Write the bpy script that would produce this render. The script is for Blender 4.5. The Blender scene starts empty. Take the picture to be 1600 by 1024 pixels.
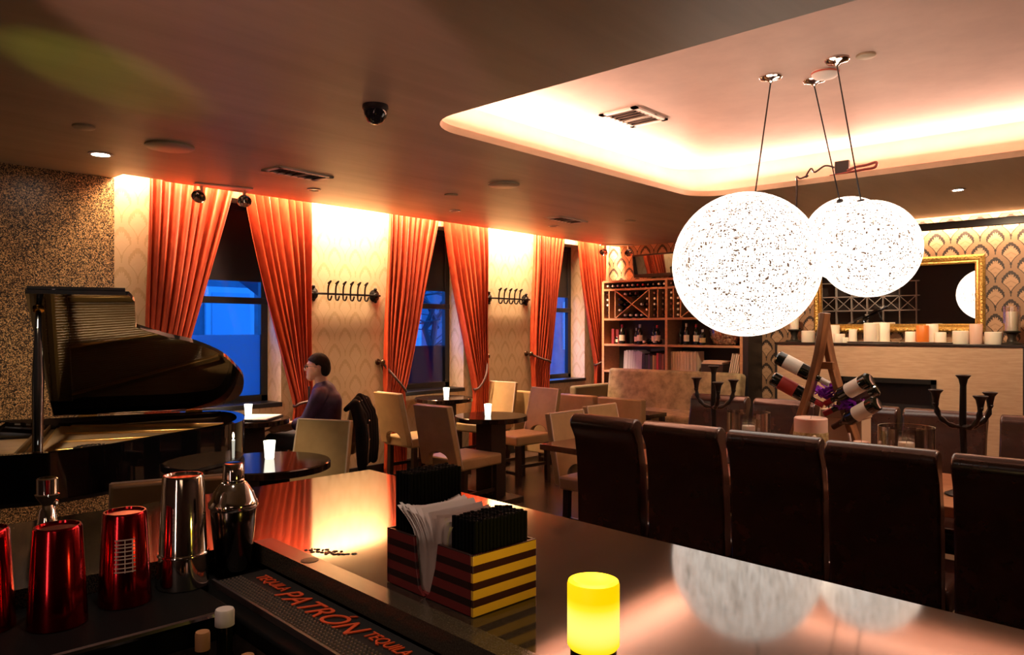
import bpy, bmesh, math, random
from mathutils import Vector, Matrix
random.seed(7)
sc = bpy.context.scene
C = sc.collection
PI = math.pi
R = math.radians

# ------------------------------------------------------------------ camera, view, world, main lights
cam_d = bpy.data.cameras.new('camera'); cam = bpy.data.objects.new('camera', cam_d); C.objects.link(cam)
cam.location = (0, 0, 1.55); cam.rotation_euler = (R(90), 0, R(42.3))
cam_d.sensor_width = 36; cam_d.lens = 36 * 1165 / 1600; cam_d.shift_y = 3 / 1600; cam_d.clip_start = .02
sc.camera = cam
sc.view_settings.view_transform = 'Standard'; sc.view_settings.look = 'None'
sc.view_settings.gamma = 1; sc.view_settings.use_curve_mapping = False
sc.view_settings.exposure = 0.0
w = bpy.data.worlds.new('dusk_sky'); sc.world = w; w.use_nodes = True
w.node_tree.nodes['Background'].inputs['Color'].default_value = (.012, .19, 1.0, 1)
w.node_tree.nodes['Background'].inputs['Strength'].default_value = 5.5

def area(name, loc, rot, sx, sy, power, col, spread=180):
    l = bpy.data.lights.new(name, 'AREA'); l.shape = 'RECTANGLE'; l.size = sx; l.size_y = sy
    l.energy = power; l.color = col; l.spread = R(spread)
    o = bpy.data.objects.new(name, l); C.objects.link(o); o.location = loc; o.rotation_euler = rot
    return o
def spot(name, loc, tgt, power, col, ang, blend=.3, rad=.03):
    l = bpy.data.lights.new(name, 'SPOT'); l.energy = power; l.color = col; l.spot_size = R(ang); l.spot_blend = blend
    l.shadow_soft_size = rad
    o = bpy.data.objects.new(name, l); C.objects.link(o); o.location = loc
    o.rotation_euler = (Vector(tgt) - Vector(loc)).to_track_quat('-Z', 'Y').to_euler()
    return o
WARM = (1, .67, .41); PEACH = (1, .60, .44)
# LED strip in the slot over the window wall, shining down the wall
area('window_wall_strip_light', (-6.14, 5.65, 3.01), (0, R(30), 0), .13, 6.7, 1050, WARM)
# LED strips on the lip of the ceiling recess
area('recess_strip_light_window_side', (-3.46, 4.48, 2.84), (0, R(-150), 0), .05, 3.4, 75, PEACH)
area('recess_strip_light_far_side', (-.5, 6.33, 2.84), (R(-150), 0, 0), 5.6, .05, 85, PEACH)
area('recess_strip_light_near_side', (-.5, 2.64, 2.84), (R(150), 0, 0), 5.6, .05, 22, PEACH)
# strip behind the dark valance of the back wall
area('valance_strip_light', (-.9, 8.86, 2.66), (R(90), 0, 0), 5.2, .04, 80, WARM)
# unseen behind the bar: uplights for the ceiling tints, plus an added fill
spot('bar_pink_uplight', (-.9, -1.2, 1.2), (-2.75, 1.55, 2.74), 170, (1, .45, .42), 25, .35)
spot('bar_green_uplight', (-2.2, -.9, 1.15), (-3.75, 1.30, 2.74), 75, (.72, .95, .12), 14, .7)
area('bar_fill_light', (1.2, -1.2, 2.3), (R(35), 0, R(35)), .8, .2, 1.0, (1, .62, .38))  # weak fill added for ambient light, no fitting

# ------------------------------------------------------------------ node helpers
class X:
    def __init__(s, nt, v): s.nt = nt; s.v = v
    def op(s, o, b=None, c=None):
        n = s.nt.nodes.new('ShaderNodeMath'); n.operation = o
        for i, k in enumerate((s, b, c)):
            if k is None: continue
            if isinstance(k, X):
                if isinstance(k.v, (int, float)): n.inputs[i].default_value = k.v
                else: s.nt.links.new(k.v, n.inputs[i])
            else: n.inputs[i].default_value = k
        return X(s.nt, n.outputs[0])
    def __add__(s, b): return s.op('ADD', b)
    def __sub__(s, b): return s.op('SUBTRACT', b)
    def __mul__(s, b): return s.op('MULTIPLY', b)
    def __truediv__(s, b): return s.op('DIVIDE', b)
    def abs(s): return s.op('ABSOLUTE')
    def sin(s): return s.op('SINE')
    def cos(s): return s.op('COSINE')
    def lt(s, b): return s.op('LESS_THAN', b)
    def gt(s, b): return s.op('GREATER_THAN', b)
    def mx(s, b): return s.op('MAXIMUM', b)
    def mn(s, b): return s.op('MINIMUM', b)
    def frac(s): return s.op('FRACT')
    def sstep(s, a, b):
        n = s.nt.nodes.new('ShaderNodeMapRange'); n.interpolation_type = 'SMOOTHSTEP'
        s.nt.links.new(s.v, n.inputs[0]); n.inputs[1].default_value = a; n.inputs[2].default_value = b
        return X(s.nt, n.outputs[0])

def new_mat(name):
    m = bpy.data.materials.new(name); m.use_nodes = True
    nt = m.node_tree; b = nt.nodes['Principled BSDF']
    return m, nt, b
def setp(b, **k):
    N = dict(col='Base Color', rough='Roughness', metal='Metallic', ior='IOR', spec='Specular IOR Level', em='Emission Color', es='Emission Strength', tr='Transmission Weight', coat='Coat Weight', cr='Coat Roughness', sss='Subsurface Weight', sheen='Sheen Weight', alpha='Alpha')
    for a, v in k.items():
        if a in ('col', 'em'): v = (*v, 1) if len(v) == 3 else v
        b.inputs[N[a]].default_value = v
MATS = {}
def mat(name, **k):
    if name in MATS: return MATS[name]
    m, nt, b = new_mat(name); setp(b, **k); MATS[name] = m
    return m
def texco(nt, scale=(1, 1, 1), kind='Object'):
    t = nt.nodes.new('ShaderNodeTexCoord'); mp = nt.nodes.new('ShaderNodeMapping'); mp.inputs['Scale'].default_value = scale
    nt.links.new(t.outputs[kind], mp.inputs[0]); return mp.outputs[0]
def noise(nt, vec, scale, detail=3, rough=.5, dist=0):
    n = nt.nodes.new('ShaderNodeTexNoise'); n.inputs['Scale'].default_value = scale; n.inputs['Detail'].default_value = detail
    n.inputs['Roughness'].default_value = rough; n.inputs['Distortion'].default_value = dist
    nt.links.new(vec, n.inputs['Vector']); return X(nt, n.outputs[0])
def ramp(nt, x, stops, const=False):
    n = nt.nodes.new('ShaderNodeValToRGB'); nt.links.new(x.v, n.inputs[0])
    if const: n.color_ramp.interpolation = 'CONSTANT'
    els = n.color_ramp.elements
    while len(els) < len(stops): els.new(.5)
    for e, (p, c) in zip(els, stops): e.position = p; e.color = (*c, 1)
    return n.outputs[0]
def mixc(nt, f, a, b):
    n = nt.nodes.new('ShaderNodeMix'); n.data_type = 'RGBA'
    if isinstance(f, X): nt.links.new(f.v, n.inputs[0])
    else: n.inputs[0].default_value = f
    for i, k in ((6, a), (7, b)):
        if isinstance(k, tuple): n.inputs[i].default_value = (*k, 1)
        else: nt.links.new(k, n.inputs[i])
    return n.outputs[2]
def bump(nt, b, x, strength=.3, dist=.01):
    n = nt.nodes.new('ShaderNodeBump'); n.inputs['Strength'].default_value = strength; n.inputs['Distance'].default_value = dist
    nt.links.new(x.v, n.inputs['Height']); nt.links.new(n.outputs[0], b.inputs['Normal'])
def noisy(name, c0, c1, scale=8, stretch=(1, 1, 1), lo=.35, hi=.65, bmp=0, kind='Object', detail=4, dist=0, **k):
    if name in MATS: return MATS[name]
    m, nt, b = new_mat(name); setp(b, **k)
    n = noise(nt, texco(nt, stretch, kind), scale, detail, .6, dist)
    nt.links.new(ramp(nt, n, [(lo, c0), (hi, c1)]), b.inputs['Base Color'])
    if bmp: bump(nt, b, n, bmp)
    MATS[name] = m; return m
def damask(name, axis, cw, ch, ground, dark, gold, soft=0.0, **k):
    """repeating ogee motif with a leafy crown, in metres on a wall; axis 0: runs along x, 1: along y"""
    m, nt, b = new_mat(name); setp(b, **k)
    g = nt.nodes.new('ShaderNodeNewGeometry'); sp = nt.nodes.new('ShaderNodeSeparateXYZ'); nt.links.new(g.outputs['Position'], sp.inputs[0])
    U = (X(nt, sp.outputs[1]) + X(nt, sp.outputs[0]) if axis else X(nt, sp.outputs[0])) * (1 / cw) + 40; V = X(nt, sp.outputs[2]) * (1 / ch) + 40
    wob = noise(nt, g.outputs['Position'], 46, 2)
    dk = gd = None
    for off in (0, .5):
        p = (U + off).frac() - .5; q = (V + off).frac() - .5
        ap = p.abs()
        # onion outline: bulges a little above the middle, pinches to a stem
        lo_ = ((q + .42) * (1 / .40)).mx(0).mn(1).op('POWER', 1.8) * .275
        hi_ = ((q + .02) * (PI / 2 / .40)).mx(0).mn(PI / 2).cos() * .275
        wq = lo_.mn(hi_)
        ang = ap.op('ARCTAN2', q + .10)
        d = ap - wq
        top = q.sstep(-.08, .25)
        jag = (ang * 24).sin() * .016 * top + (wob - .5) * .06
        th = top * ((ang * 24).sin() * .026 + .064) + .013
        band = (d + jag * .8).abs().lt(th) * q.lt(.40) * q.gt(-.40)
        stem = ap.lt(.018 + 0) * q.lt(-.30)
        bud = ((ap * ap) + (q + .36) * (q + .36)).lt(.0016)
        vein = (((q * 34) + (ap * 20)).sin().gt(.72)) * d.lt(-.07)
        D = band.mx(stem).mx(bud); G = (d + .03).lt(0) * q.lt(.36) * q.gt(-.36)
        G = G - vein * .55
        dk = D if dk is None else dk.mx(D); gd = G if gd is None else gd.mx(G)
    fine = noise(nt, g.outputs['Position'], 160, 2)
    base = mixc(nt, gd * (fine * .6 + .6), ground, gold)
    base = mixc(nt, dk * (1 - soft), base, dark)
    nt.links.new(base, b.inputs['Base Color'])
    MATS[name] = m; return m

# ------------------------------------------------------------------ mesh helpers
class MB:
    def __init__(s): s.bm = bmesh.new(); s.mi = 0; s.T = Matrix.Identity(4)
    def _v(s, p): return s.bm.verts.new(s.T @ Vector(p))
    def _f(s, vs):
        try: f = s.bm.faces.new(vs)
        except ValueError: return None
        f.material_index = s.mi; return f
    def box(s, c, d, rz=0, rx=0, ry=0):
        M = Matrix.Translation(c) @ Matrix.Rotation(rz, 4, 'Z') @ Matrix.Rotation(ry, 4, 'Y') @ Matrix.Rotation(rx, 4, 'X')
        v = [s._v(M @ Vector((x * d[0] / 2, y * d[1] / 2, z * d[2] / 2))) for x in (-1, 1) for y in (-1, 1) for z in (-1, 1)]
        for q in ((0, 1, 3, 2), (4, 6, 7, 5), (0, 4, 5, 1), (2, 3, 7, 6), (0, 2, 6, 4), (1, 5, 7, 3)): s._f([v[i] for i in q])
        return s
    def bx(s, x0, x1, y0, y1, z0, z1): return s.box(((x0 + x1) / 2, (y0 + y1) / 2, (z0 + z1) / 2), (x1 - x0, y1 - y0, z1 - z0))
    def lathe(s, prof, c=(0, 0, 0), n=24, ax=None):
        M = Matrix.Translation(c)
        if ax is not None: M = M @ Vector(ax).to_track_quat('Z', 'Y').to_matrix().to_4x4()
        rings = []
        for r, z in prof:
            if r < 1e-6: rings.append([s._v(M @ Vector((0, 0, z)))])
            else: rings.append([s._v(M @ Vector((r * math.cos(2 * PI * i / n), r * math.sin(2 * PI * i / n), z))) for i in range(n)])
        for a, b in zip(rings, rings[1:]):
            for i in range(n):
                j = (i + 1) % n
                if len(a) == 1 and len(b) == 1: continue
                if len(a) == 1: s._f([a[0], b[i], b[j]][::-1])
                elif len(b) == 1: s._f([a[i], b[0], a[j]][::-1])
                else: s._f([a[i], a[j], b[j], b[i]])
        if len(rings[0]) > 1: s._f(rings[0][::-1])
        if len(rings[-1]) > 1: s._f(rings[-1])
        return s
    def rod(s, a, b, r0, r1=None, n=12):
        a = Vector(a); b = Vector(b); r1 = r0 if r1 is None else r1
        return s.lathe([(r0, 0), (r1, (b - a).length)], a, n, b - a)
    def tube(s, pts, r, n=8, closed=False):
        pts = [Vector(p) for p in pts]; rs = r if isinstance(r, (list, tuple)) else [r] * len(pts)
        rings = []; up = None
        for i, p in enumerate(pts):
            if closed: t = pts[(i + 1) % len(pts)] - pts[i - 1]
            else: t = pts[min(i + 1, len(pts) - 1)] - pts[max(i - 1, 0)]
            t.normalize()
            if up is None: up = t.orthogonal().normalized()
            up = (up - t * up.dot(t))
            if up.length < 1e-5: up = t.orthogonal()
            up.normalize(); q = t.cross(up)
            rings.append([s._v(p + (up * math.cos(2 * PI * k / n) + q * math.sin(2 * PI * k / n)) * rs[i]) for k in range(n)])
        m = len(rings)
        for i in range(m if closed else m - 1):
            a = rings[i]; b = rings[(i + 1) % m]
            for k in range(n): s._f([a[k], a[(k + 1) % n], b[(k + 1) % n], b[k]])
        if not closed: s._f(rings[0][::-1]); s._f(rings[-1])
        return s
    def prism(s, poly, z0, z1, M=None):
        M = M or Matrix.Identity(4)
        a = [s._v(M @ Vector((x, y, z0))) for x, y in poly]; b = [s._v(M @ Vector((x, y, z1))) for x, y in poly]
        n = len(poly); s._f(a[::-1]); s._f(b)
        for i in range(n): s._f([a[i], a[(i + 1) % n], b[(i + 1) % n], b[i]])
        return s
    def ball(s, c, r, n=16, sc_=(1, 1, 1)):
        m = max(6, n // 2); prof = [(math.sin(PI * i / m), -math.cos(PI * i / m)) for i in range(m + 1)]
        prof[0] = (0, -1); prof[-1] = (0, 1)
        T = s.T; s.T = T @ Matrix.Translation(c) @ Matrix.Diagonal((r * sc_[0], r * sc_[1], r * sc_[2], 1))
        s.lathe(prof, n=n); s.T = T; return s
    def grid(s, P, closed_u=False):
        V = [[s._v(p) for p in row] for row in P]
        for i in range(len(V) - 1):
            for j in range(len(V[0]) - (0 if closed_u else 1)):
                k = (j + 1) % len(V[0]); s._f([V[i][j], V[i][k], V[i + 1][k], V[i + 1][j]])
        return s
    def build(s, name, mats, parent=None, bev=0, seg=2, smooth=True, loc=None, rz=0, ang=40):
        bmesh.ops.recalc_face_normals(s.bm, faces=s.bm.faces)
        me = bpy.data.meshes.new(name); s.bm.to_mesh(me); s.bm.free()
        for m in (mats if isinstance(mats, (list, tuple)) else [mats]): me.materials.append(m)
        if smooth: me.shade_smooth(); me.set_sharp_from_angle(angle=R(ang))
        o = bpy.data.objects.new(name, me); C.objects.link(o); o.parent = parent
        if loc is not None: o.location = loc
        if rz: o.rotation_euler.z = rz
        if bev:
            md = o.modifiers.new('edge', 'BEVEL'); md.width = bev; md.segments = seg; md.limit_method = 'ANGLE'; md.angle_limit = R(40)
        return o

def tag(o, label, cat, group=None, kind=None):
    o['label'] = label; o['category'] = cat
    if group: o['group'] = group
    if kind: o['kind'] = kind
    return o
def thing(name, label, cat, loc=(0, 0, 0), rz=0, group=None):
    o = bpy.data.objects.new(name, None); C.objects.link(o); o.location = loc; o.rotation_euler.z = rz
    o.empty_display_size = .1
    return tag(o, label, cat, group)
def struct(o): o['kind'] = 'structure'; return o
def dup(o, loc, rz=0, label=None, scale=None, parent=None):
    r = o.copy(); C.objects.link(r)
    if parent is None:
        r.location = loc; r.rotation_euler.z = rz
        if scale: r.scale = (scale,) * 3
        if label: r['label'] = label
    else: r.parent = parent
    for ch in list(o.children): dup(ch, None, parent=r)
    return r
def plate(outer, holes, z0, z1):
    cu = bpy.data.curves.new('tmp', 'CURVE'); cu.dimensions = '2D'; cu.fill_mode = 'BOTH'; cu.extrude = (z1 - z0) / 2
    for poly in [outer] + holes:
        sp = cu.splines.new('POLY'); sp.points.add(len(poly) - 1); sp.use_cyclic_u = True
        for pt, (x, y) in zip(sp.points, poly): pt.co = (x, y, 0, 1)
    o = bpy.data.objects.new('tmp', cu); C.objects.link(o)
    dg = bpy.context.evaluated_depsgraph_get(); me = bpy.data.meshes.new_from_object(o.evaluated_get(dg))
    bpy.data.objects.remove(o); bpy.data.curves.remove(cu)
    me.transform(Matrix.Translation((0, 0, (z0 + z1) / 2)))
    me.materials.clear()
    return me
def mesh_obj(name, me, m, parent=None):
    me.name = name; me.materials.clear(); me.materials.append(m)
    o = bpy.data.objects.new(name, me); C.objects.link(o); o.parent = parent; return o
def rrect(x0, x1, y0, y1, r, n=8):
    out = []
    for cx, cy, a in ((x1 - r, y1 - r, 0), (x0 + r, y1 - r, 90), (x0 + r, y0 + r, 180), (x1 - r, y0 + r, 270)):
        for i in range(n + 1): t = R(a + 90 * i / n); out.append((cx + r * math.cos(t), cy + r * math.sin(t)))
    return out
def bez(pts, n=8):
    """Catmull-Rom through 2D or 3D points"""
    P = [Vector(p) for p in pts]; out = []
    for i in range(len(P) - 1):
        a = P[max(i - 1, 0)]; b = P[i]; c = P[i + 1]; d = P[min(i + 2, len(P) - 1)]
        for k in range(n):
            t = k / n
            out.append(.5 * ((2 * b) + (c - a) * t + (2 * a - 5 * b + 4 * c - d) * t * t + (3 * b - a - 3 * c + d) * t ** 3))
    out.append(P[-1]); return [tuple(v) for v in out]
def blend(mb, name, m, parent, voxel=.012, it=3):
    """fuse overlapping pieces into one continuous smooth surface"""
    me = bpy.data.meshes.new('tmp'); bmesh.ops.recalc_face_normals(mb.bm, faces=mb.bm.faces); mb.bm.to_mesh(me); mb.bm.free()
    o = bpy.data.objects.new('tmp', me); C.objects.link(o)
    md = o.modifiers.new('r', 'REMESH'); md.mode = 'VOXEL'; md.voxel_size = voxel
    sm = o.modifiers.new('s', 'SMOOTH'); sm.factor = .5; sm.iterations = it
    dg = bpy.context.evaluated_depsgraph_get(); out = bpy.data.meshes.new_from_object(o.evaluated_get(dg))
    bpy.data.objects.remove(o)
    out.shade_smooth()
    return mesh_obj(name, out, m, parent)
def limb(mb, pts, n=14):
    """tapered rounded limb: list of (x, y, z, r)"""
    for (x, y, z, r) in pts: mb.ball((x, y, z), r, n)
    for a, b in zip(pts, pts[1:]): mb.rod(a[:3], b[:3], a[3], b[3], n)
    return mb
def text_mesh(body, size, shear=0, depth=.0008):
    cu = bpy.data.curves.new('tmp', 'FONT'); cu.body = body; cu.size = size; cu.shear = shear; cu.extrude = depth; cu.align_x = 'LEFT'
    o = bpy.data.objects.new('tmp', cu); C.objects.link(o)
    dg = bpy.context.evaluated_depsgraph_get(); me = bpy.data.meshes.new_from_object(o.evaluated_get(dg))
    bpy.data.objects.remove(o); return me

# ------------------------------------------------------------------ materials
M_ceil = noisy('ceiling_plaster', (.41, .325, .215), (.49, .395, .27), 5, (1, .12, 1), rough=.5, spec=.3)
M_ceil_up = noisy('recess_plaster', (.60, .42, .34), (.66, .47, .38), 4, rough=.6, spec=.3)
M_white = mat('white_trim', col=(.75, .66, .58), rough=.5)
M_black = mat('black_paint', col=(.012, .011, .012), rough=.35)
M_blackmetal = mat('black_metal', col=(.02, .018, .017), rough=.4, metal=.6)
M_lacquer = mat('piano_black', col=(.004, .004, .005), rough=.04, ior=1.6, coat=1, cr=.02)
M_darkwood = noisy('dark_wood', (.012, .006, .004), (.03, .014, .008), 12, (1, 8, 8), rough=.3)
M_tabletop = noisy('espresso_tabletop', (.010, .005, .004), (.024, .011, .007), 12, (1, 9, 1), rough=.1, ior=1.6)
M_wood = noisy('shelf_wood', (.36, .17, .085), (.48, .25, .13), 14, (1, 1, 6), rough=.45)
M_shelfback = mat('shelf_dark_back', col=(.02, .009, .006), rough=.6)
M_tan = noisy('tan_vinyl', (.32, .205, .085), (.39, .255, .112), 6, rough=.42, bmp=.05)
M_leather = noisy('brown_leather', (.030, .011, .008), (.055, .021, .014), 9, rough=.24, bmp=.12, spec=.9)
M_suede = noisy('mottled_velvet', (.15, .108, .054), (.36, .275, .15), 9, rough=.8, lo=.3, hi=.62, detail=6)
M_cream = mat('piping', col=(.62, .50, .36), rough=.5)
M_steel = mat('polished_steel', col=(.80, .74, .70), rough=.08, metal=1)
M_chrome = mat('chrome', col=(.9, .88, .86), rough=.06, metal=1)
M_redmetal = mat('red_anodised_metal', col=(.55, .02, .03), rough=.14, metal=1)
M_brass = mat('brass', col=(.75, .45, .12), rough=.25, metal=1)
M_gold = noisy('gilt_frame', (.50, .28, .06), (.80, .52, .16), 60, rough=.3, metal=.85, bmp=.5)
M_wax = mat('ivory_wax', col=(.93, .82, .66), rough=.45, sss=.25)
M_waxpink = mat('blush_wax', col=(.80, .52, .40), rough=.45, sss=.2)
M_waxorange = mat('orange_wax', col=(.75, .20, .025), rough=.45, sss=.2)
def glass(name, k0, k1):
    m, nt, b = new_mat(name)
    nt.nodes.remove(b); gl = nt.nodes.new('ShaderNodeBsdfGlossy'); gl.inputs['Roughness'].default_value = .03
    tp = nt.nodes.new('ShaderNodeBsdfTransparent'); tp.inputs[0].default_value = (.985, .975, .965, 1)
    lw = nt.nodes.new('ShaderNodeLayerWeight'); lw.inputs['Blend'].default_value = .35
    mx = nt.nodes.new('ShaderNodeMixShader'); nt.links.new((X(nt, lw.outputs['Facing']) * k1 + k0).v, mx.inputs[0])
    nt.links.new(tp.outputs[0], mx.inputs[1]); nt.links.new(gl.outputs[0], mx.inputs[2]); nt.links.new(mx.outputs[0], nt.nodes['Material Output'].inputs[0])
    return m
M_glass = glass('clear_glass', .09, .95); M_wglass = glass('window_glass', .01, .18)
def film(name, tcol, dcol):
    m, nt, b = new_mat(name)
    nt.nodes.remove(b); tl = nt.nodes.new('ShaderNodeBsdfTranslucent'); tl.inputs[0].default_value = (*tcol, 1)
    df = nt.nodes.new('ShaderNodeBsdfDiffuse'); df.inputs[0].default_value = (*dcol, 1)
    mx = nt.nodes.new('ShaderNodeMixShader'); mx.inputs[0].default_value = .15
    nt.links.new(tl.outputs[0], mx.inputs[1]); nt.links.new(df.outputs[0], mx.inputs[2]); nt.links.new(mx.outputs[0], nt.nodes['Material Output'].inputs[0])
    return m
M_film = film('frosted_window_film', (.42, .50, .56), (.10, .11, .13)); M_film2 = film('dark_window_film', (.07, .09, .12), (.02, .02, .03))
M_bottle = mat('dark_bottle_glass', col=(.008, .010, .006), rough=.06, ior=1.6)
M_label = mat('paper_label', col=(.85, .74, .60), rough=.6)
M_labelred = mat('red_label', col=(.40, .03, .02), rough=.5)
M_foil = mat('dark_foil', col=(.05, .02, .02), rough=.3, metal=.5)
M_foilred = mat('red_foil', col=(.35, .02, .03), rough=.3, metal=.4)
M_foilsilver = mat('silver_foil', col=(.62, .60, .60), rough=.45, metal=.3)
M_candle_lit = mat('lit_votive', col=(.9, .85, .7), em=(1, .97, .80), es=2.2, rough=.4)
M_mirror = mat('mirror_glass', col=(.88, .86, .84), rough=.01, metal=1)

M_damask_dark = damask('damask_black_gold', 0, .27, .29, (.30, .17, .09), (.030, .017, .011), (.50, .30, .17), rough=.55)
M_damask_cream = damask('damask_cream', 1, .25, .32, (.60, .44, .26), (.43, .29, .14), (.62, .46, .28), soft=.45, rough=.55)

M_mosaic, nt, b = new_mat('glitter_mosaic'); setp(b, rough=.35)
vt = nt.nodes.new('ShaderNodeTexVoronoi'); vt.inputs['Scale'].default_value = 165
nt.links.new(texco(nt), vt.inputs['Vector'])
big = noise(nt, texco(nt), 2.2, 3)
sp_ = nt.nodes.new('ShaderNodeSeparateColor'); nt.links.new(vt.outputs['Color'], sp_.inputs[0])
nt.links.new(ramp(nt, X(nt, sp_.outputs[0]) * .72 + big * .4, [(.42, (.012, .007, .005)), (.55, (.16, .085, .033)), (.69, (.52, .31, .12)), (.92, (.95, .62, .28))]), b.inputs['Base Color'])

M_floor, nt, b = new_mat('dark_oak_floor'); setp(b, rough=.24)
br = nt.nodes.new('ShaderNodeTexBrick'); br.inputs['Scale'].default_value = 1; br.inputs['Brick Width'].default_value = 1.3; br.inputs['Row Height'].default_value = .12
br.inputs['Mortar Size'].default_value = .003; br.inputs['Color1'].default_value = (.060, .030, .018, 1); br.inputs['Color2'].default_value = (.10, .052, .030, 1); br.inputs['Mortar'].default_value = (.01, .006, .004, 1)
nt.links.new(texco(nt), br.inputs['Vector'])
nz = noise(nt, texco(nt, (1.2, 14, 1)), 6, 5)
nt.links.new(mixc(nt, nz * .7, br.outputs[0], (.035, .018, .011)), b.inputs['Base Color'])

M_granite, nt, b = new_mat('black_granite'); setp(b, rough=.07, ior=1.58)
nz = noise(nt, texco(nt), 420, 2)
nt.links.new(ramp(nt, nz, [(.42, (.010, .008, .007)), (.62, (.05, .038, .028))]), b.inputs['Base Color'])

M_curtain, nt, b = new_mat('copper_silk'); setp(b, rough=.45, spec=.35)
nz = noise(nt, texco(nt, (1, 1, .35)), 26, 5)
nt.links.new(ramp(nt, nz, [(.3, (.37, .036, .011)), (.7, (.52, .072, .022))]), b.inputs['Base Color'])

M_oakface = noisy('mantel_stone', (.44, .29, .18), (.52, .36, .23), 7, (1, 1, 9), rough=.4)

M_thread, nt, b = new_mat('lit_fibre_sphere')
tcv = texco(nt)
mask = None
for sx, sy, sz, s_ in ((1, 1, .22, 62), (.25, 1, 1, 54), (1, .25, 1, 58)):
    q = (noise(nt, texco(nt, (sx, sy, sz)), s_, 2, .5) - .5).abs()
    q = q.sstep(.02, .075)
    mask = q if mask is None else mask * q
gap = (mask * 1.0).sstep(.34, .56)          # gaps between the wound threads, their dark inside painted on as specks
setp(b, col=(.85, .78, .68), rough=.6)
fib = noise(nt, texco(nt, (1, 1, .3)), 40, 3) 
em = mixc(nt, gap, ramp(nt, fib, [(.35, (.62, .50, .40)), (.62, (1.0, .88, .76))]), (.05, .028, .018))
nt.links.new(em, b.inputs['Emission Color']); b.inputs['Emission Strength'].default_value = 3.1
nt.links.new(mixc(nt, gap, (.85, .78, .68), (.06, .04, .03)), b.inputs['Base Color'])
MATS['lit_fibre_sphere'] = M_thread

# ================================================================== the room
XW, YB, XR, YR = -6.30, 9.02, 3.2, -2.2
CZ, UZ = 2.74, 3.05
struct(MB().bx(XW - .4, XR, YR, YB + .1, -.1, 0).build('floor', M_floor, smooth=False))
WIN = [(2.67, 3.71), (5.12, 6.08), (7.52, 8.44)]
SILL, WTOP = .86, 2.72
outer = [(YR, 0), (YB + .1, 0), (YB + .1, UZ + .05), (YR, UZ + .05)]
me = plate(outer, [[(a, SILL), (b, SILL), (b, WTOP), (a, WTOP)] for a, b in WIN], -.33, 0)
me.transform(Matrix(((0, 0, 1, XW), (1, 0, 0, 0), (0, 1, 0, 0), (0, 0, 0, 1))))
struct(mesh_obj('wall_left', me, M_damask_cream))
struct(MB().bx(XW, XR, YB, YB + .1, 0, UZ + .05).build('wall_back', M_damask_dark, smooth=False))
M_dim = mat('dim_brown_wall', col=(.05, .032, .024), rough=.7)
struct(MB().bx(XR, XR + .1, YR, YB, 0, UZ + .05).build('wall_right', M_dim, smooth=False))
struct(MB().bx(XW, XR, YR - .1, YR, 0, UZ + .05).build('wall_rear', M_dim, smooth=False))
# glitter covered wall panel ends the wallpaper near the piano
struct(MB().bx(XW, XW + .03, YR, 2.235, 0, CZ).build('trim_1', M_mosaic, smooth=False))
struct(MB().bx(XW, XW + .025, 2.26, YB, 0, .14).build('baseboard_left', M_black, smooth=False))
struct(MB().bx(XW, -3.7, YB - .025, YB, 0, .14).build('baseboard_back', M_black, smooth=False))
# ceilings
SE = -6.05
outer = [(XW, YR), (XR, YR), (XR, YB), (SE - .05, YB), (SE - .05, 2.56), (SE, 2.52), (SE, 2.22), (XW, 2.22)]
RX0, RX1, RY0, RY1 = -3.31, 2.5, 2.83, 6.15
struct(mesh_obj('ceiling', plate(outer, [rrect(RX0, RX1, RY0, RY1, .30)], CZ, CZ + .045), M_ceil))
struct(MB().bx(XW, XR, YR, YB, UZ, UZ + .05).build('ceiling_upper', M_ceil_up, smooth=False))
mb = MB()
a = rrect(RX0 - .3, RX1 + .3, RY0 - .3, RY1 + .3, .4)
mb.grid([[(x, y, CZ + .04) for x, y in a], [(x, y, UZ) for x, y in a]], closed_u=True)
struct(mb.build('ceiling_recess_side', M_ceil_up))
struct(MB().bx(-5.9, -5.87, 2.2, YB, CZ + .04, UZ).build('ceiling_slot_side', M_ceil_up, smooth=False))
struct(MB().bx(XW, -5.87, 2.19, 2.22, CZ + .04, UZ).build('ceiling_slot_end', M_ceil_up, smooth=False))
# dark valance board on the back wall
struct(MB().bx(-3.55, 2.0, 8.80, 8.83, 2.595, 2.675).build('trim_2', M_darkwood, bev=.006))

# windows
for i, (a, b) in enumerate(WIN):
    t = bpy.data.objects.new('window_%d' % (i + 1), None); C.objects.link(t); struct(t)
    t.location = (XW - .27, (a + b) / 2, 0); hw = (b - a) / 2
    mb = MB()
    for s in (-1, 1): mb.bx(-.03, .03, s * hw - .035 - s * .035, s * hw + .035 - s * .035, SILL, WTOP)
    mb.bx(-.03, .03, -hw, hw, SILL, SILL + .07).bx(-.03, .03, -hw, hw, WTOP - .06, WTOP).bx(-.035, .035, -hw, hw, 1.79, 1.85)
    mb.build('frame', M_black, t, bev=.004)
    mb = MB().bx(-.05, .30, -hw + .001, hw - .001, SILL - .03, SILL + .012)
    mb.build('sill', M_black, t, bev=.006)
    MB().bx(-.006, .006, -hw + .03, hw - .03, 1.85, WTOP - .06).bx(-.006, .006, -hw + .03, hw - .03, SILL + .07, 1.79).build('pane', M_wglass, t, smooth=False)
    MB().bx(.008, .014, -hw + .03, hw - .03, 2.0, WTOP - .03).build('roller_blind', M_black, t, smooth=False)
    if i == 0: MB().bx(.008, .011, -hw + .07, hw - .07, SILL + .07, 1.50).build('frosted_film', M_film, t, smooth=False)
    elif i == 1: MB().bx(-.03, -.02, -hw + .07, hw - .07, SILL + .07, 1.36).build('dark_lower_panel', M_film2, t, smooth=False)

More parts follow.
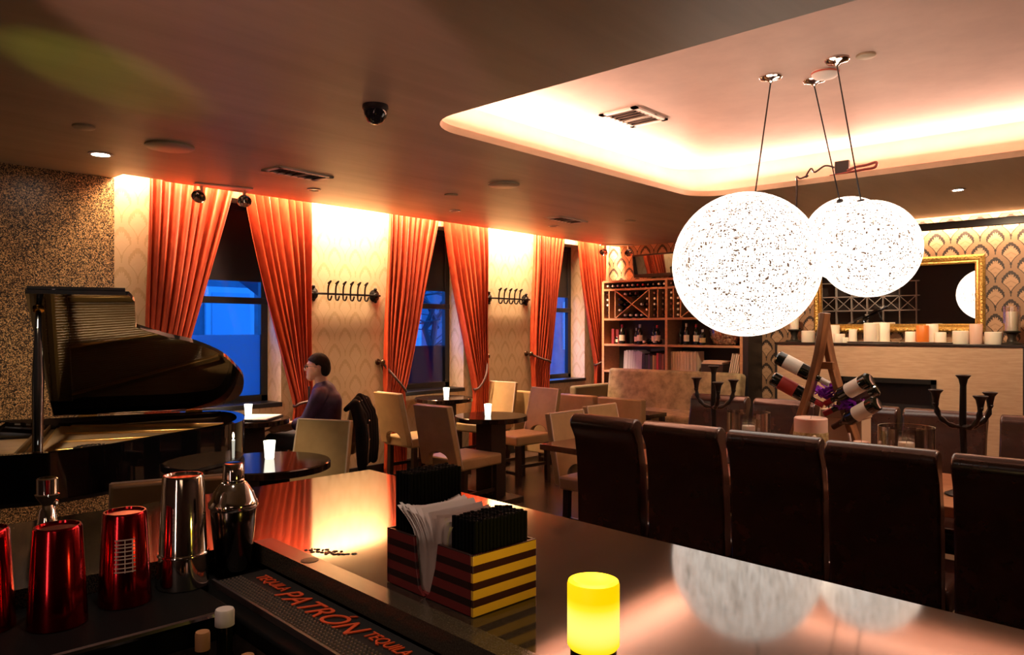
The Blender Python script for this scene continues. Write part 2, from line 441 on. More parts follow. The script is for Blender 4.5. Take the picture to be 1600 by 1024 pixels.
# the street outside
M_fac = noisy('outside_render', (.09, .10, .12), (.13, .14, .16), 3, rough=.8)
t = thing('building', 'pale street building across the road, seen blue through the windows', 'building', (-13, 10, -1))
MB().bx(-.3, .3, -9, 10, 0, 4.0).build('wall', M_fac, t, smooth=False)
for k in range(9):
    f = MB().bx(.28, .36, -8 + k * 2, -7.1 + k * 2, 2.0, 3.3).build('window', mat('outside_frame', col=(.40, .42, .45), rough=.5), t, smooth=False)
    MB().bx(.37, .38, -7.9 + k * 2, -7.2 + k * 2, 2.1, 3.2).build('pane', mat('outside_pane', col=(.30, .34, .40), rough=.2), f, smooth=False)
mb = MB(); mb.prism([(0, 0), (1.7, -1.25), (1.7, -1.12), (0, .16)], -.9, .9, Matrix(((1, 0, 0, 0), (0, 0, 1, 0), (0, 1, 0, 0), (0, 0, 0, 1))))
tag(mb.build('awning', mat('outside_awning', col=(.07, .08, .12), rough=.7), loc=(-9.6, 4.6, 2.75), rz=R(80)), 'sloping dark awning outside the window behind the piano', 'awning')
mb = MB(); rnd = random.Random(3)
def twig(p, d, r, n):
    q = p + d; mid = p + d * .5 + Vector((rnd.uniform(-.06, .06), rnd.uniform(-.06, .06), 0)) * n
    mb.tube([p, mid, q], [r, r * .85, r * .65], 6)
    if n:
        for k in range(3): twig(q if k else mid, Vector((d.x + rnd.uniform(-.6, .6), d.y + rnd.uniform(-.9, .9), d.z * .7 + rnd.uniform(-.3, .3))) * .72, r * .6, n - 1)
twig(Vector((0, 0, 0)), Vector((.05, .1, 1.7)), .10, 4)
tag(mb.build('bare_tree', mat('outside_bark', col=(.06, .06, .07), rough=.9), loc=(-10.2, 8.9, -.5)), 'bare branching tree outside the middle window', 'tree')
struct(MB().bx(-16, XW - .35, -4, 22, -.6, -.5).build('ground_outside', M_fac, smooth=False))

# ------------------------------------------------------------------ curtains
def curtain(label, yo, yi, yo_t, yi_t, zt, yi_b, seed, tie_from, bottom=.03):
    """yo/yi: outer and inner edge at the top; yo_t/yi_t at the tieback height zt; tie_from: height of its wall hook"""
    rr = random.Random(seed); n = 84; m = 34; ztop = 2.97; P = []
    ph = [rr.uniform(-.5, .5) for _ in range(12)]; nf = 7.5 + rr.random()
    for j in range(m + 1):
        z = ztop + (bottom - ztop) * j / m
        if z >= zt:
            k = (ztop - z) / (ztop - zt); e = k ** 1.25
            o_, i_ = yo + (yo_t - yo) * k, yi + (yi_t - yi) * (e * .6 + k * .4 if k < 1 else 1)
            amp = .034 + .012 * k
        else:
            k = (zt - z) / max(zt - bottom, .01); o_, i_ = yo_t, yi_t + (yi_b - yi_t) * min(1, k * 1.6); amp = .030
        row = []
        for c in range(n + 1):
            u = c / n
            uu = u + .018 * math.sin(2 * PI * u * 2.3 + ph[0] * 6)
            a = 2 * PI * nf * uu + ph[1] + .5 * math.sin(3 * u + 2 * (ztop - z) / ztop + ph[2] * 5)
            f = math.cos(a); f = math.copysign(abs(f) ** .7, f)
            x = -6.215 + amp * f + .012 * math.sin(5 * u + 3 * z)
            y = o_ + (i_ - o_) * u + .010 * math.sin(2 * a)
            row.append((x, y, z))
        P.append(row)
    o = MB().grid(P).build('curtain', M_curtain, ang=80)
    md = o.modifiers.new('cloth', 'SOLIDIFY'); md.thickness = .004
    tag(o, label, 'curtain', 'copper silk curtains along the window wall')
    s = 1 if yi > yo else -1
    hook = (XW + .07, yo_t - s * .03, tie_from)
    loop = bez([hook, (-6.14, yo_t + (yi_t - yo_t) * .35, zt + (tie_from - zt) * .45), (-6.145, yi_t - (yi_t - yo_t) * .15, zt + .02), (-6.2, yi_t + s * .015, zt - .01), (XW + .02, (yi_t + yo_t) / 2, zt + .05), (XW + .03, yo_t, tie_from - .02)], 7)
    t = MB().tube(loop, .013, 8).build('tieback', mat('tieback_cord', col=(.05, .014, .009), rough=.6), o)
    mb = MB().rod((XW + .003, hook[1], tie_from), (XW + .08, hook[1], tie_from), .012).ball((XW + .085, hook[1], tie_from), .03, 12).lathe([(.035, 0), (.03, .012), (.012, .016)], (XW + .003, hook[1], tie_from), 14, (1, 0, 0))
    mb.build('hook', mat('dark_bronze', col=(.10, .055, .03), rough=.3, metal=.8), o)
    return o
curtain('copper curtain beside the glitter wall behind the piano lid', 2.47, 3.22, 2.45, 2.62, .95, 2.68, 1, 1.1)
curtain('copper curtain hanging behind the seated man', 3.95, 3.24, 3.96, 3.80, .84, 3.74, 2, .92)
curtain('copper curtain between the long coat rack and the middle window', 4.91, 5.64, 4.86, 5.10, .90, 5.14, 3, 1.21)
curtain('copper curtain between the middle window and the second coat rack', 6.38, 5.66, 6.37, 6.17, .86, 6.12, 4, 1.23)
curtain('narrow copper curtain between the second coat rack and the far window', 7.27, 7.86, 7.22, 7.52, 1.12, 7.50, 5, 1.24, .6)
curtain('copper curtain hanging beside the wine shelf', 8.81, 8.10, 8.80, 8.56, 1.06, 8.55, 6, 1.16)

# coat racks
def coat_rack(label, y0, y1, z, n):
    t = thing('coat_rack', label, 'coat rack', (XW, (y0 + y1) / 2, z)); L = (y1 - y0) / 2; bm_ = mat('wrought_iron', col=(.018, .015, .013), rough=.45, metal=.7)
    MB().tube([(.045, -L, 0), (.045, L, 0)], .011, 8).build('bar', bm_, t)
    for s in (-1, 1):
        MB().lathe([(.0, .0), (.062, .002), (.066, .012), (.05, .02), (.054, .028), (.03, .04), (.026, .05), (0, .062)], (0, s * (L - .05), .0), 12, (1, 0, 0)).ball((.03, s * (L - .05), .065), .018, 8).ball((.03, s * (L - .05), -.06), .018, 8).build('rosette', bm_, t)
    for k in range(n):
        y = -L + .2 + (2 * L - .4) * k / (n - 1)
        p = bez([(.05, y, .10), (.085, y + .012, .125), (.06, y, .08), (.05, y, 0), (.055, y, -.05), (.09, y, -.06), (.115, y, -.02)], 4)
        MB().tube(p, .009, 6).build('hook', bm_, t)
coat_rack('black iron coat rack with six hooks on the wall above the seated man', 3.99, 4.83, 1.90, 6)
coat_rack('black iron coat rack with five hooks between the middle and far windows', 6.43, 7.21, 1.93, 5)

# ------------------------------------------------------------------ ceiling fittings
def at_ceiling(o): return o
# dome camera
t = thing('dome_camera', 'black dome security camera on the ceiling', 'security camera', (-3.2, 2.44, CZ))
MB().lathe([(.068, 0), (.07, -.02), (.06, -.032)], n=24).build('mount', M_black, t)
MB().lathe([(.062, -.03), (.058, -.06), (.04, -.088), (.015, -.10), (0, -.101)], n=24).build('dome', mat('smoked_dome', col=(.01, .01, .012), rough=.06), t)
def downlight(label, x, y, z=CZ, lit=False, r=.055):
    t = thing('downlight', label, 'downlight', (x, y, z), 0, 'recessed ceiling downlights')
    MB().lathe([(r, 0), (r + .004, -.006), (r * .78, -.009), (r * .7, -.001)], n=24).build('rim', M_white, t)
    MB().lathe([(r * .68, -.004), (0, -.002)], n=20).build('lamp', mat('lit_downlight', em=(1, .95, .85), es=60) if lit else mat('unlit_lamp', col=(.12, .06, .04), rough=.2), t)
    return t
downlight('lit white downlight in the ceiling beside the glitter wall', -5.46, 1.86, lit=True, r=.075)
spot('downlight_beam', (-5.46, 1.86, CZ - .02), (-5.5, 1.86, 0), 45, (1, .85, .65), 95, .7, .03)
downlight('unlit downlight above the gap between man and first coat rack', -5.5, 3.55)
downlight('unlit downlight above the middle window curtains', -5.44, 5.13)
downlight('unlit downlight near the ceiling vent by the far window', -5.41, 6.65)
downlight('lit downlight in the ceiling before the mantel mirror', -1.46, 7.23, lit=True)
downlight('added unseen downlight before the wine shelf end of the mantel', -3.2, 7.3, lit=True)  # added light, its place hidden by the sphere lamps
for x in (-1.46, -3.2): spot('mantel_fill_spot', (x, 7.25, CZ - .02), (x, 8.75, 1.35), 170, (1, .72, .46), 90, .7, .04)  # spots added to brighten the mantel wall
downlight('lit downlight in the ceiling over the bar', -1.15, .55, lit=True)
spot('table_fill_spot', (.25, 4.6, UZ - .02), (-1.4, 4.3, .9), 190, (1, .70, .50), 62, .6, .05)  # unseen spot added to brighten the dining table
area('shaker_fill_light', (-.35, -1.35, 1.45), (R(90), 0, R(20)), .10, 1.0, 3.5, (1, .64, .50))  # unseen light added for warm highlights on the shakers
spot('bar_beam', (-1.15, .55, CZ - .02), (-1.05, .75, 1.05), 32, (1, .72, .55), 60, .6, .04)
downlight('lit downlight in the ceiling between bar and piano', -2.95, .55, lit=True)
spot('piano_beam', (-2.95, .55, CZ - .02), (-4.25, 1.75, 1.0), 220, (1, .75, .5), 36, .5, .04)
def disc(label, x, y, r, z=CZ):
    tag(MB().lathe([(r, 0), (r, -.010), (r - .006, -.014), (0, -.014)], n=36).build('ceiling_speaker', M_ceil, loc=(x, y, z - .0005)), label, 'ceiling speaker', 'round covers on the ceiling')
disc('large round ceiling speaker cover above the piano', -4.89, 2.08, .15)
disc('small round cover on the ceiling beside the lit downlight', -4.79, 1.54, .06)
disc('large round ceiling speaker cover above the small round tables', -4.16, 4.47, .13)
disc('small round cover on the ceiling beyond the large speaker cover', -4.82, 4.5, .06)
disc('small round cover on the ceiling near the recess corner', -4.53, 6.9, .06)
disc('small round cover inside the pink ceiling recess', -1.31, 4.31, .05, UZ)
def vent(label, x, y, z, rz, L=.5, W=.22):
    t = thing('ceiling_vent', label, 'vent', (x, y, z), rz, 'white ceiling vents')
    mb = MB()
    for s in (-1, 1): mb.bx(-W / 2, W / 2, s * L / 2 - .02 - s * .02, s * L / 2 + .02 - s * .02, -.012, 0).bx(s * W / 2 - .02 - s * .02, s * W / 2 + .02 - s * .02, -L / 2, L / 2, -.012, 0)
    mb.bx(-W / 2, W / 2, L * .12 - .012, L * .12 + .012, -.011, 0)
    mb.build('frame', M_white, t, smooth=False)
    MB().bx(-W / 2 + .03, W / 2 - .03, -L / 2 + .03, L / 2 - .03, -.003, -.0005).build('duct', M_black, t, smooth=False)
    for k in range(7):
        y_ = -L / 2 + .06 + (L - .12) * k / 6
        MB().box((0, y_, -.007), (W - .05, .022, .002), rx=R(50)).build('slat', mat('vent_slat', col=(.25, .18, .14), rough=.5), t, smooth=False)
vent('white ceiling vent above the seated man', -5.02, 3.10, CZ, R(5))
vent('white ceiling vent near the far window', -4.99, 6.36, CZ, R(3))
vent('white air vent inside the lit ceiling recess', -2.9, 4.46, UZ, R(0), .42, .3)
def track_light(label, x, y, rz):
    t = thing('track_light', label, 'spotlight', (x, y, CZ), rz, 'twin spotlights at the window wall')
    MB().bx(-.05, .05, -.23, .23, -.012, 0).build('mount_plate', M_white, t, bev=.003)
    for s in (-1, 1):
        h = MB().rod((0, s * .17, -.012), (0, s * .17, -.075), .014).build('lamp_head', M_chrome, t)
        a = Vector((.55, -.25 + s * .12, -.55)).normalized(); c = Vector((0, s * .17, -.07))
        prof = [(.014, 0), (.022, .012), (.05, .045), (.060, .075), (.056, .078), (.03, .045), (0, .035)]
        MB().lathe(prof, c, 14, a).build('reflector', noisy('facetted_reflector', (.25, .2, .17), (.85, .8, .75), 55, rough=.15, metal=1), h, smooth=False)
track_light('twin reflector spotlight above the first window curtains', -5.93, 2.96, R(-14))
track_light('twin reflector spotlight in the corner above the wine shelf', -5.95, 8.72, R(-40))

# sphere pendants
def pendant(label, c, r, can):
    t = thing('pendant_lamp', label, 'pendant lamp', can, 0, 'woven sphere pendant lamps')
    c = Vector(c) - Vector(can)
    MB().lathe([(.062, 0), (.066, -.008), (.055, -.02), (.02, -.026), (.008, -.04), (0, -.04)], n=24).build('canopy', M_chrome, t)
    top = c + (Vector((0, 0, 0)) - c).normalized() * r * .995
    MB().tube([(0, 0, -.035), tuple(top)], .0045, 6).build('cord', M_black, t)
    MB().lathe([(.02, .01), (.024, -.03), (.02, -.06), (0, -.062)], tuple(top), 12, tuple((-c).normalized())).build('cord_grip', M_black, t)
    o = MB().ball((0, 0, 0), r, 64).build('woven_sphere', M_thread, t, loc=tuple(c))
    return t
pendant('large lit woven fibre sphere lamp over the long dining table', (-1.875, 4.04, 1.92), .41, (-1.84, 4.30, UZ))
pendant('small lit woven sphere lamp hanging in front of the mantel mirror', (-1.339, 4.46, 2.004), .272, (-1.45, 4.27, UZ))
pendant('small lit woven sphere lamp wedged behind the two other spheres', (-1.68, 5.16, 2.145), .285, (-1.67, 4.53, UZ))
t = thing('smoke_detector', 'round white smoke detector between the pendant cords in the recess', 'smoke detector', (-1.57, 4.43, UZ))
MB().lathe([(.075, 0), (.075, -.02), (.06, -.035), (.02, -.04), (0, -.04)], n=28).build('housing', M_white, t)
MB().lathe([(.078, -.008), (.078, -.016)], n=28).build('band', mat('red_band', col=(.6, .12, .07), rough=.5), t)
# power adaptor and cables on the recess lip
t = thing('power_adaptor', 'black power adaptor with tangled cables on the far recess lip', 'power adaptor', (-2.07, 6.22, CZ + .045))
MB().bx(-.055, .055, -.02, .02, 0, .12).build('brick', M_black, t, bev=.005)
rr = random.Random(5); pts = [(-.05, -.03, .07), (-.12, -.05, .09), (-.2, -.05, .05), (-.23, -.05, .085), (-.27, -.06, .02), (-.25, -.06, .03), (-.31, -.07, .01), (-.34, -.07, .03), (-.33, -.09, -.02), (-.335, -.09, -.15), (-.34, -.085, -.29)]
MB().tube(bez(pts, 5), .008, 6).build('cable', M_black, t)
MB().tube(bez([(.05, -.03, .03), (.12, -.05, .045), (.2, -.05, .05), (.27, -.05, .06), (.26, -.06, .02), (.17, -.06, .015), (.06, -.05, .01), (-.08, -.05, .0)], 5), .011, 6).build('cord', mat('red_cord', col=(.14, .02, .015), rough=.5), t)

# ================================================================== back wall
# wine and book shelf: x -6.11 .. -3.98, front at y 8.6
SX0, SX1, SXD, SY = -6.10, -4.05, -5.09, 8.60
t = thing('wine_shelf', 'tall wooden wine and book shelf against the damask wall', 'shelf', (0, 0, 0))
mb = MB()
for x in (SX0, SXD, SX1): mb.bx(x - .018, x + .018, SY, YB - .02, 0, 2.22)
mb.build('upright', M_wood, t, smooth=False)
MB().bx(SX1 + .02, SX1 + .09, SY, YB - .02, 0, 2.22).build('side_panel', M_black, t, smooth=False)
LV = [.06, .97, 1.335, 1.69, 2.10, 2.215]
for z in LV: MB().bx(SX0, SX1, SY + .004, YB - .02, z - .014, z + .014).build('shelf_board', M_wood, t, smooth=False)
MB().bx(SX0, SX1, YB - .04, YB - .025, .0, 2.22).build('back_panel', M_shelfback, t, smooth=False)
for x0, x1 in ((SX0, SXD), (SXD, SX1)):
    W_ = x1 - x0; d0 = x0 + W_ * .20; d1 = x0 + W_ * .74
    for x in (x0 + W_ * .10, d0, d1, x0 + W_ * .87): MB().bx(x - .009, x + .009, SY + .004, YB - .05, 1.70, 2.09).build('divider', M_wood, t, smooth=False)
    cx, L = (d0 + d1) / 2, math.hypot(d1 - d0, .39); a = math.atan2(.385, d1 - d0)
    for s in (-1, 1): MB().box((cx, SY + .17 + s * .001, 1.895), (L - .03, .33, .014), ry=s * a).build('cross_board', M_wood, t, smooth=False)
# bottles lying in the rack
def bottle_mb(L=.30, r=.037):
    mb = MB(); mb.mi = 0
    mb.lathe([(0, .006), (r * .8, 0), (r, .008), (r, L * .60), (r * .9, L * .66), (r * .45, L * .75), (r * .38, L * .80), (r * .37, L * .86)], n=16)
    mb.mi = 1; mb.lathe([(r * .40, L * .84), (r * .40, L * .985), (r * .42, L * .985), (r * .42, L), (0, L)], n=12)
    mb.mi = 2; mb.lathe([(r * 1.012, L * .16), (r * 1.012, L * .46)], n=16)
    return mb
foils = [M_foil, M_foil, M_foilsilver, M_foilred]
proto = []
for k, fm in enumerate(foils):
    if k == 1: proto.append(None); continue
    o = bottle_mb(.30, .036).build('wine_bottle', [M_bottle, fm, M_label]); proto.append(o)
used = [False] * 4
def put_bottle(k, loc, rot, label, group):
    if used[k]: o = proto[k].copy(); C.objects.link(o)
    else: o = proto[k]; used[k] = True
    o.location = loc; o.rotation_euler = rot; tag(o, label, 'bottle', group); return o
rr = random.Random(11)
for sec, (x0, x1) in enumerate(((SX0, SXD), (SXD, SX1))):
    W_ = x1 - x0; nm = ('window half', 'mantel half')[sec]
    for k in range(12):                                         # top row
        if sec and k > 2: break
        kind = 3 if (not sec and k in (6, 7)) else rr.choice((0, 2, 2))
        put_bottle(kind, (x0 + .055 + (W_ - .11) * k / 11, SY + .335, 2.156), (R(90), 0, 0), 'wine bottle lying in the long top row of the shelf, %s' % nm, 'bottles lying in the top row, ' + nm)
    for c0, c1, gname in ((0, .10, 'narrow end column'), (.74, .87, 'column beside the crossed boards'), (.87, 1.0, 'column beside the middle upright')):
        if sec and c0 > .5: continue
        cx = x0 + W_ * (c0 + c1) / 2 + (.005 if c0 == 0 else 0)
        for k in range(5):
            put_bottle(rr.choice((0, 2)), (cx, SY + .33, 1.742 + k * .0735), (R(90), 0, 0), 'wine bottle lying in the %s of the rack, %s' % (gname, nm), 'bottles in the %s, %s' % (gname, nm))
    if sec:
        cx = x0 + W_ * .15
        for k in range(5): put_bottle(2, (cx, SY + .33, 1.742 + k * .0735), (R(90), 0, 0), 'silver capped wine bottle stacked beside the crossed boards, mantel half', 'silver capped bottles, mantel half')
        continue
    d0 = x0 + W_ * .20 + .05; d1 = x0 + W_ * .74 - .05; cx = (d0 + d1) / 2
    for row in range(5):
        for k in range(6):
            x = d0 + (d1 - d0) * k / 5 + rr.uniform(-.006, .006); z = 1.745 + row * .0735
            sl = .37 / (d1 - d0 + .1); off = abs(abs(z - 1.895) - abs(x - cx) * sl)
            if off < .053: continue
            put_bottle(rr.choice((0, 2, 2)), (x, SY + .33, z), (R(90), 0, 0), 'wine bottle lying between the crossed boards of the shelf rack', 'bottles between the crossed boards')
# standing bottles
M_lab2 = mat('cream_label', col=(.80, .68, .50), rough=.6); M_lab3 = mat('ochre_label', col=(.55, .36, .15), rough=.6)
for i, (x, y, h, r, lm, fm, lab) in enumerate([
    (-5.86, 8.72, .27, .042, M_lab2, M_foilred, 'standing wine bottle with low cream label beside the red box'),
    (-5.95, 8.74, .14, .028, M_label, M_foilsilver, 'small silver topped bottle beside the red box on the shelf'),
    (-5.57, 8.72, .27, .040, M_label, M_foilsilver, 'standing wine bottle with tall white label in the middle of the shelf'),
    (-5.65, 8.76, .22, .030, M_label, M_foilsilver, 'slim bottle behind the white labelled wine bottle'),
    (-5.32, 8.76, .26, .041, M_label, M_foilred, 'standing wine bottle with high square label beside the upright'),
    (-5.40, 8.80, .24, .032, M_label, M_foil, 'slim dark bottle tucked beside the square labelled bottle'),
    (-4.97, 8.76, .22, .028, M_foil, M_foil, 'thin dark bottle just past the shelf upright'),
    (-4.86, 8.72, .28, .036, M_label, M_foilsilver, 'tall silver necked bottle with small low label on the shelf'),
    (-4.74, 8.76, .27, .040, M_lab2, M_foilred, 'standing wine bottle with broad label near the cork bowl'),
    (-4.63, 8.72, .20, .038, M_lab3, M_foilsilver, 'ochre wrapped squat bottle beside the cork bowl')]):
    mb = bottle_mb(h, r)
    tag(mb.build('wine_bottle', [M_bottle, fm, lm], loc=(x, y, LV[2] + .0145), rz=0), lab, 'bottle', 'bottles standing on the shelf')
for (x, z, lab) in ((-5.50, 0, 'loose bottle lying end-on beside the white labelled bottle'), (-5.34, 0, 'loose bottle lying end-on under the square labelled bottle')):
    put_bottle(2, (x + .03, SY + .35, LV[2] + .051), (R(90), 0, 0), lab, 'bottles standing on the shelf')
tag(MB().bx(-6.02, -5.98, 8.68, 8.92, 0, .21).bx(-5.975, -5.93, 8.72, 8.92, 0, .20).build('red_box', mat('dark_red_card', col=(.22, .02, .018), rough=.5), loc=(0.01, 0, LV[2] + .0145), bev=.003), 'pair of dark red slipcases at the window end of the bottle shelf', 'box')
# bowl of corks
t = thing('cork_bowl', 'clear bowl full of wine corks on the shelf end', 'bowl', (-4.33, 8.76, LV[2] + .0145))
MB().lathe([(.10, 0), (.15, .03), (.19, .10), (.20, .20), (.196, .20), (.18, .10), (.14, .035), (0, .01)], n=28).build('bowl', M_glass, t)
mb = MB(); rr = random.Random(2)
for k in range(260):
    z = rr.uniform(.03, .21); q = (.13 + z * .22) * math.sqrt(rr.random()); a = rr.uniform(0, 2 * PI)
    p = Vector((q * math.cos(a), q * math.sin(a), z)); d = Vector((rr.uniform(-1, 1), rr.uniform(-1, 1), rr.uniform(-1, 1))).normalized()
    mb.mi = rr.randint(0, 1); mb.rod(p - d * .02, p + d * .02, .011, n=8)
o = mb.build('corks', [mat('pale_cork', col=(.80, .50, .32), rough=.8), mat('wine_cork', col=(.55, .18, .12), rough=.8)], t); o['kind'] = 'stuff'
# books and magazines
def book(x, w_, h, d, col, label, group, y=8.66, tilt=0, z=LV[1] + .0145):
    m = mat('cover_%d_%d_%d' % tuple(int(c * 100) for c in col), col=col, rough=.55)
    mb = MB(); mb.bx(-w_ / 2, w_ / 2, 0, .004, 0, h); mb.bx(-w_ / 2, -w_ / 2 + .002, 0, d, 0, h); mb.bx(w_ / 2 - .002, w_ / 2, 0, d, 0, h)
    mb.mi = 1; mb.bx(-w_ / 2 + .002, w_ / 2 - .002, .004, d - .006, .003, h - .003)
    o = mb.build('book', [m, M_cream], loc=(x, y, z), smooth=False); o.rotation_euler.y = tilt
    if tilt: o.location.z += abs(math.sin(tilt)) * w_ / 2
    return tag(o, label, 'book', group)
rr = random.Random(4); x = -5.80
while x < -5.52:
    w_ = rr.uniform(.012, .020); c = rr.uniform(.72, .95)
    book(x + w_ / 2, w_ - .001, rr.uniform(.26, .285), .2, (c, c * .93, c * .90), 'thin pale magazine in the tilted row at the window end of the book shelf', 'pale magazines at the window end', tilt=R(3)); x += w_ + .0015
cols = [((.03, .02, .03), .24, 'black spined book in the dark row on the book shelf', .05), ((.03, .03, .025), .22, 'very dark green book in the dark row on the book shelf', .045), ((.09, .04, .09), .23, 'plum coloured book beside the dark green books', .03),
        ((.05, .06, .03), .21, 'olive book beside the yellow book', .04), ((.48, .30, .10), .22, 'yellow spined book on the book shelf', .028), ((.30, .16, .06), .215, 'tan spined book next to the yellow book', .03),
        ((.42, .03, .03), .25, 'bright red book on the book shelf', .035), ((.10, .02, .02), .245, 'dark maroon book beside the bright red book', .045), ((.18, .06, .03), .24, 'reddish brown book near the shelf upright', .04), ((.05, .02, .02), .25, 'nearly black book touching the shelf upright', .035)]
x = -5.50
for c, h, lab, w_ in cols: book(x + w_ / 2, w_ - .002, h, .19, c, lab, 'dark books on the book shelf'); x += w_
book(-5.36, .035, .24, .19, (.03, .03, .04), 'dark book lying across the tops of the dark row', 'dark books on the book shelf', z=LV[1] + .30).rotation_euler.y = R(84)
x = -5.06
while x < -4.68:
    w_ = rr.uniform(.010, .022); c = rr.uniform(.78, .95)
    book(x + w_ / 2, w_ - .001, rr.uniform(.272, .282), .2, (c, c * .72, c * .48), 'thin cream magazine standing in the block past the shelf upright', 'cream magazines past the upright'); x += w_ + .001
for k, (dx, lab) in enumerate(((0, 'lower of two cream books lying flat on the shelf'), (.02, 'upper of two cream books lying flat on the shelf'))):
    tag(MB().bx(-.14, .14, 0, .2, 0, .022).build('book', mat('cream_cover', col=(.66, .46, .32), rough=.6), loc=(-4.47 + dx, 8.66, 1.112 + k * .0235), bev=.002), lab, 'book', 'flat books on the shelf')
tag(MB().bx(-.15, .15, 0, .22, 0, .125).build('box', M_shelfback, loc=(-4.47, 8.66, LV[1] + .0145), bev=.003), 'dark box under the flat cream books', 'box')
for k in range(5):
    c = (.85, .75, .9, .8, .84)[k]
    book(-4.24 + k * .028, .014, .27 - .01 * (k % 2), .2, (c, c * .75, c * .55), 'thin pale book leaning against the shelf end', 'leaning books at the shelf end', tilt=R(11))
# glossy screen above the shelf
t = thing('wall_screen', 'glossy dark screen mounted on the wall above the wine shelf', 'screen', (-5.25, 8.86, 2.30))
MB().box((0, 0, .13), (1.02, .05, .32), rx=R(8)).build('housing', M_black, t, bev=.006)
MB().box((0, -.031, .14), (.98, .006, .25), rx=R(8)).build('panel', mat('screen_glass', col=(.02, .012, .01), rough=.03, ior=2.6), t, smooth=False)
MB().bx(-.2, .2, .02, .157, .05, .2).build('bracket', M_black, t, smooth=False)

# fireplace
t = thing('fireplace', 'wide pale stone fireplace with black edged mantel and firebox', 'fireplace', (0, 0, 0))
FX0, FX1, FY, FZ = -3.60, -1.19, 8.60, 1.375
bx0, bx1, bz0, bz1 = -2.90, -1.93, .42, 1.03
me = plate([(FX0, 0), (FX1, 0), (FX1, FZ), (FX0, FZ)], [[(bx0, bz0), (bx1, bz0), (bx1, bz1), (bx0, bz1)]], -.2, 0)
me.transform(Matrix(((1, 0, 0, 0), (0, 0, -1, FY), (0, 1, 0, 0), (0, 0, 0, 1))))
mesh_obj('surround', me, M_oakface, t)
MB().bx(FX0, FX1, FY + .2, YB - .001, 0, FZ).build('chimney_breast', M_oakface, t, smooth=False)
MB().bx(FX0 - .03, FX1 + .03, FY - .015, YB - .001, FZ, FZ + .025).build('mantel_shelf', M_darkwood, t, bev=.004)
MB().bx(FX0 - .025, FX0 - .001, FY - .01, YB - .001, 0, FZ - .001).build('edge_board', M_black, t, smooth=False)
MB().bx(FX1 + .001, FX1 + .025, FY - .01, YB - .001, 0, FZ - .001).build('edge_board', M_black, t, smooth=False)
mb = MB()
for (a, b, c_, d_) in ((bx0 - .0, bx1, bz1 - .05, bz1), (bx0, bx1, bz0, bz0 + .05), (bx0, bx0 + .05, bz0, bz1), (bx1 - .05, bx1, bz0, bz1)): mb.bx(a + .001, b - .001, FY - .012, FY + .02, c_, d_)
mb.build('firebox_frame', M_blackmetal, t, smooth=False)
MB().bx(bx0 + .02, bx1 - .02, FY + .17, FY + .195, bz0, bz1).build('firebox', M_black, t, smooth=False)
MT = FZ + .0255
# mirror
t = thing('mirror', 'gilt framed mirror hanging over the mantel', 'mirror', (-2.42, 8.965, 1.925), R(0))
t.rotation_euler = (R(1.1), 0, R(3.1)); t.location.y = 8.945
mw, mh = .855, .405
mb = MB()
prof = [(0, 0), (0, .035), (.02, .05), (.045, .045), (.06, .030), (.075, .034), (.09, .02), (.09, 0)]
P = []
for sx, sz in ((-1, -1), (1, -1), (1, 1), (-1, 1)): P.append([(sx * (mw - o_), -d_, sz * (mh - o_)) for o_, d_ in prof])
mb.grid(list(map(list, zip(*P))), closed_u=True)
mb.build('frame', M_gold, t, ang=30)
MB().bx(-mw + .085, mw - .085, -.018, -.012, -mh + .085, mh - .085).build('glass', M_mirror, t, smooth=False)
mb = MB()
for s in (-1, 1):
    for k in range(44): mb.ball((-mw + .03 + (2 * mw - .06) * k / 43, -.046, s * (mh - .03)), .011, 6)
    for k in range(20): mb.ball((s * (mw - .03), -.046, -mh + .03 + (2 * mh - .06) * k / 19), .011, 6)
mb.build('frame_edge_beads', M_gold, t)
# candles on the mantel
def candle(label, x, y, r, h, m=None, z=MT, group='candles on the mantel', top=True):
    t = thing('pillar_candle', label, 'candle', (x, y, z), 0, group)
    MB().lathe([(r * .97, 0), (r, .004), (r, h - .006), (r * .93, h), (r * .6, h - .006), (0, h - .009)], n=28).build('wax', m or M_wax, t)
    MB().tube([(0, 0, h - .01), (.002, 0, h + .008)], .0015, 5).build('wick', M_black, t)
    return t
def tray(label, x, y, a, b):
    tag(MB().lathe([(.9, 0), (1, .012), (.98, .016), (.85, .006), (0, .006)], n=36).build('candle_tray', mat('glass_tray', col=(.6, .55, .5), rough=.12, metal=.7), loc=(x, y, MT)), label, 'tray', 'shallow candle trays')
    o = C.objects[-1]; o.scale = (a, b, 1); return o
tray('shallow oval tray holding the tall white candles on the mantel', -2.60, 8.76, .30, .09)
tray('shallow oval tray holding the orange candle on the mantel', -2.02, 8.76, .32, .09)
def candle_stand(label, x, y, r, h, ch, glass=False):
    t = thing('candle_stand', 'dark turned candle stand under the ' + label, 'candle stand', (x, y, MT), 0, 'dark candle stands on the mantel')
    MB().lathe([(r, 0), (r, .012), (r * .5, .03), (r * .38, h * .5), (r * .55, h * .8), (r * .85, h - .012), (r * .85, h), (0, h)], n=28).build('stand', mat('bronze_stand', col=(.05, .045, .035), rough=.35, metal=.6), t)
    candle('tall ivory pillar candle on the ' + ('stand under a glass chimney' if glass else 'dark stand at the wallpaper end of the mantel'), x, y, r * .60, ch, z=MT + h + .0005)
    if glass:
        tag(MB().lathe([(r * .80, 0), (r * .82, .24), (r * .80, .24), (r * .78, .002)], n=32).build('glass_chimney', M_glass, loc=(x, y, MT + h + .0005)), 'clear glass chimney around the candle at the end of the mantel', 'glass chimney')
candle_stand('candle at the wine shelf end', -3.47, 8.78, .085, .15, .21)
candle('squat ivory candle beside the dark stand', -3.30, 8.76, .075, .135)
candle('short white candle partly hidden behind the wooden bottle rack', -3.02, 8.82, .055, .20)
